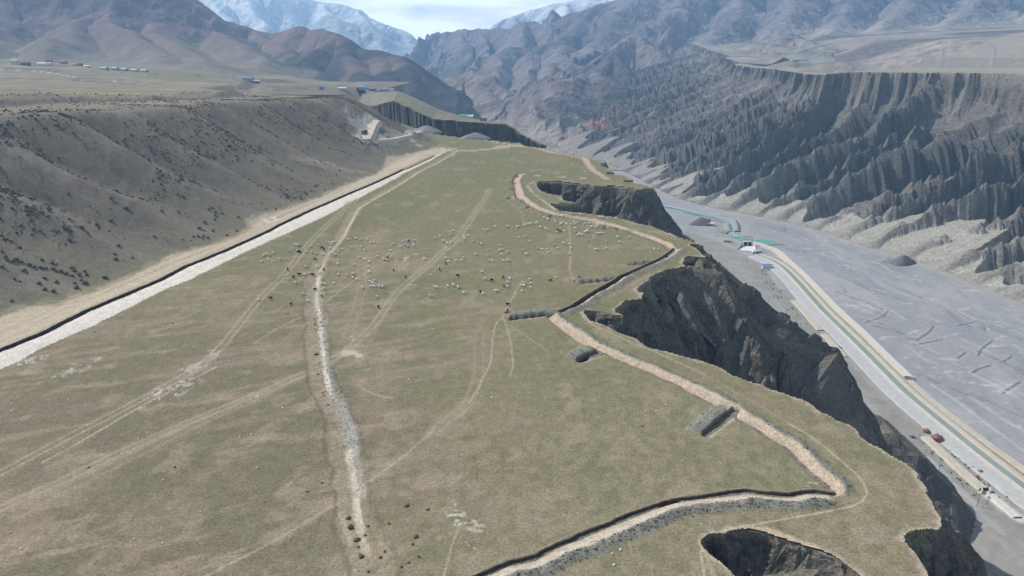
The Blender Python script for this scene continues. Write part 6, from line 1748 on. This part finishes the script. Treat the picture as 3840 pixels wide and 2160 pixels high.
# ------------------------------------------------------------------ the settlement below the western mountain
def put(px, py, w_, l_, h_, rz, wall, roof, label, **k):
    p = hit(px, py); z = p[2]
    return shed((p[0], p[1], z), w_ * .8, l_ * .8, h_ * .85, rz, wall, roof, label, **k)
for i, (px, py) in enumerate([(393, 262), (432, 263), (468, 266), (507, 269), (543, 271)]):
    put(px, py, 7, 15.5, 3.4, -.5, M_GREYP, M_LBLUE, ['long shed with a pale blue roof, leftmost of the row of five', 'long shed with a pale blue roof, second of the row of five from the left', 'long shed with a pale blue roof, middle one of the row of five', 'long shed with a pale blue roof, fourth of the row of five from the left', 'long shed with a pale blue roof, rightmost of the row of five'][i], wins=3)
for px, py, w_, l_, h_, rz, wl, rf, lab, kw in [
    (572, 224, 12, 24, 5, .1, M_GREYP, M_GREENR, 'building with a bright green roof at the foot of the western mountain', {}),
    (612, 229, 7, 12, 3.5, .2, M_GREYP, M_WHITE, 'white roofed building right of the green roofed one', {}), (628, 226, 7, 11, 3.5, -.3, M_CREAM, M_LBLUE, 'pale building at the right end of the green roofed compound', {}),
    (57, 241, 9, 12, 7, .3, M_CREAM, M_CREAM, 'cream block with a raised middle at the left end of the village', {'chimney': True}), (97, 245, 8, 16, 4, .1, M_DK, M_DK, 'long dark shed right of the cream block in the village', {}),
    (160, 246, 8, 18, 4, .05, M_WHITE, M_WHITE, 'white longhouse with a blue base in the village', {}), (188, 245, 7, 9, 4, .1, M_WHITE, M_LBLUE, 'white house with a blue roof beside the white longhouse', {}), (184, 234, 8, 12, 4, .2, M_REDR, M_REDR, 'red brick house behind the white longhouse', {'chimney': True}),
    (240, 240, 8, 12, 4.5, .1, M_REDR, M_REDS, 'red roofed brick house right of the white longhouse', {'chimney': True}), (283, 247, 6, 10, 3.5, .1, M_CREAM, M_GREYP, 'cream cottage left of the blue roofed sheds', {}), (302, 247, 6, 8, 3.5, -.1, M_REDR, M_DK, 'small brick cottage left of the blue roofed sheds', {}), (327, 254, 6, 10, 3.2, .1, M_WHITE, M_WHITE, 'white hut on the lane left of the blue roofed sheds', {}),
    (930, 303, 9, 22, 4, -.05, M_GREYP, M_BLUE, 'long low hall with a blue roof right of the white tower', {}), (955, 311, 6, 18, 3, .35, M_REDR, M_WHITE, 'brick barn with a white roof right of the white tower', {}),
    (1206, 336, 6, 9, 5, .1, M_BLUE, M_BLUE, 'square blue hut on the terrace edge', {}), (1283, 337, 6, 16, 3.2, .0, M_CREAM, M_WHITE, 'long white hut on the terrace edge', {}), (1358, 338, 8, 12, 5, .1, M_LBLUE, M_LBLUE, 'pale blue hall below the dark mountain, left one of the pair', {}), (1375, 339, 7, 11, 4, .0, M_LBLUE, M_BLUE, 'blue hall below the dark mountain, right one of the pair', {}),
    (1398, 340, 6, 14, 3, .0, M_DK, M_BLUE, 'low dark blue shed right of the pair of blue halls', {}), (1450, 342, 7, 14, 4, .1, M_GREYP, M_GREYP, 'grey shed at the end of the terrace', {}), (1468, 342, 7, 13, 4, .1, M_WHITE, M_GREYP, 'white and grey shed at the end of the terrace', {}),
    ]:
    put(px, py, w_, l_, h_, rz, wl, rf, lab, **kw)
p = hit(877, 302); tw = empty('water_tower', (p[0], p[1], p[2])); tag(tw, 'tall white tower block standing alone on the western terrace', 'tower')
b = MB(); b.box((0, 0, 4.6), (5.6, 5, 10.2)); b.build('wall', M_WHITE, tw); b = MB(); b.box((0, 0, 9.9), (6.2, 5.6, .5)); b.build('roof', M_GREYP, tw)
for z in (2.5, 5, 7.5):
    b = MB(); b.box((0, -2.55, z), (1.2, .12, 1.2)); b.build('window', M_GLASS, tw)
for (px, py, Y), lab in [((1738, 440, 1010), 'small white house with a green roof on the far mesa'), ((1756, 443, 1010), 'white long hut on the far mesa'), ((1812, 455, 985), 'dark low hut on the far mesa')]:
    p = far(px, py, Y); shed((p[0], p[1], p[2] - .3), 6, 13 if 'long' in lab else 9, 3, .05, M_WHITE if 'white' in lab else M_DK, M_GREENR if 'green' in lab else (M_WHITE if 'white' in lab else M_DK), lab, 'house' if 'house' in lab else 'hut', 'house' if 'house' in lab else 'hut')

# ------------------------------------------------------------------ bushes of the canyon floor
RB = [lump_mesh('red_bush', M_RED, 140 + k, 10, 6, .35, .8) for k in range(2)]
for i, (px, py, s, lab) in enumerate([(3512, 1650, 6.2, 'large rust-red bush beside the valley road'), (3474, 1622, 4.0, 'smaller rust-red bush north of the large one by the valley road'), (3676, 1772, 2.6, 'brown bush on the gravel east of the covered channel'), (3660, 1795, 3.2, 'brown bush pair mate close to the covered channel'), (3418, 1640, 2.2, 'small rust-red bush at the edge of the dirt track')]):
    p = on(px, py, VALLEY); o = link('bush', RB[i % 2]); o.location = (p[0], p[1], VALLEY + .1); o.scale = (s, s, s); tag(o, lab, 'bush')
n = 420
X_ = []; Y_ = []
for l in ([(2905, 1060), (2960, 1150), (3040, 1250), (3100, 1320)], [(3010, 1130), (3080, 1210), (3160, 1310)], [(3440, 1640), (3560, 1760), (3680, 1870)], [(3560, 1690), (3660, 1780), (3760, 1880)], [(2870, 1010), (2880, 1060), (2930, 1120)]):
    P = resample(vpx(l), 1.0); i = rng.integers(0, len(P), n // 5); X_.append(P[i, 0] + rng.normal(0, 3.2, len(i))); Y_.append(P[i, 1] + rng.normal(0, 3.2, len(i)))
X_ = np.concatenate(X_); Y_ = np.concatenate(Y_)
small = lump_mesh('scrub_base', M_SHRUB2, 73, 6, 3, .4, .55)
tag(link('scrub_valley', joined('scrub_valley', small, X_, Y_, np.full(len(X_), VALLEY + .2), rng.gamma(2.2, .3, len(X_)).clip(.3, 2.0), M_SHRUB2)), kind='stuff')
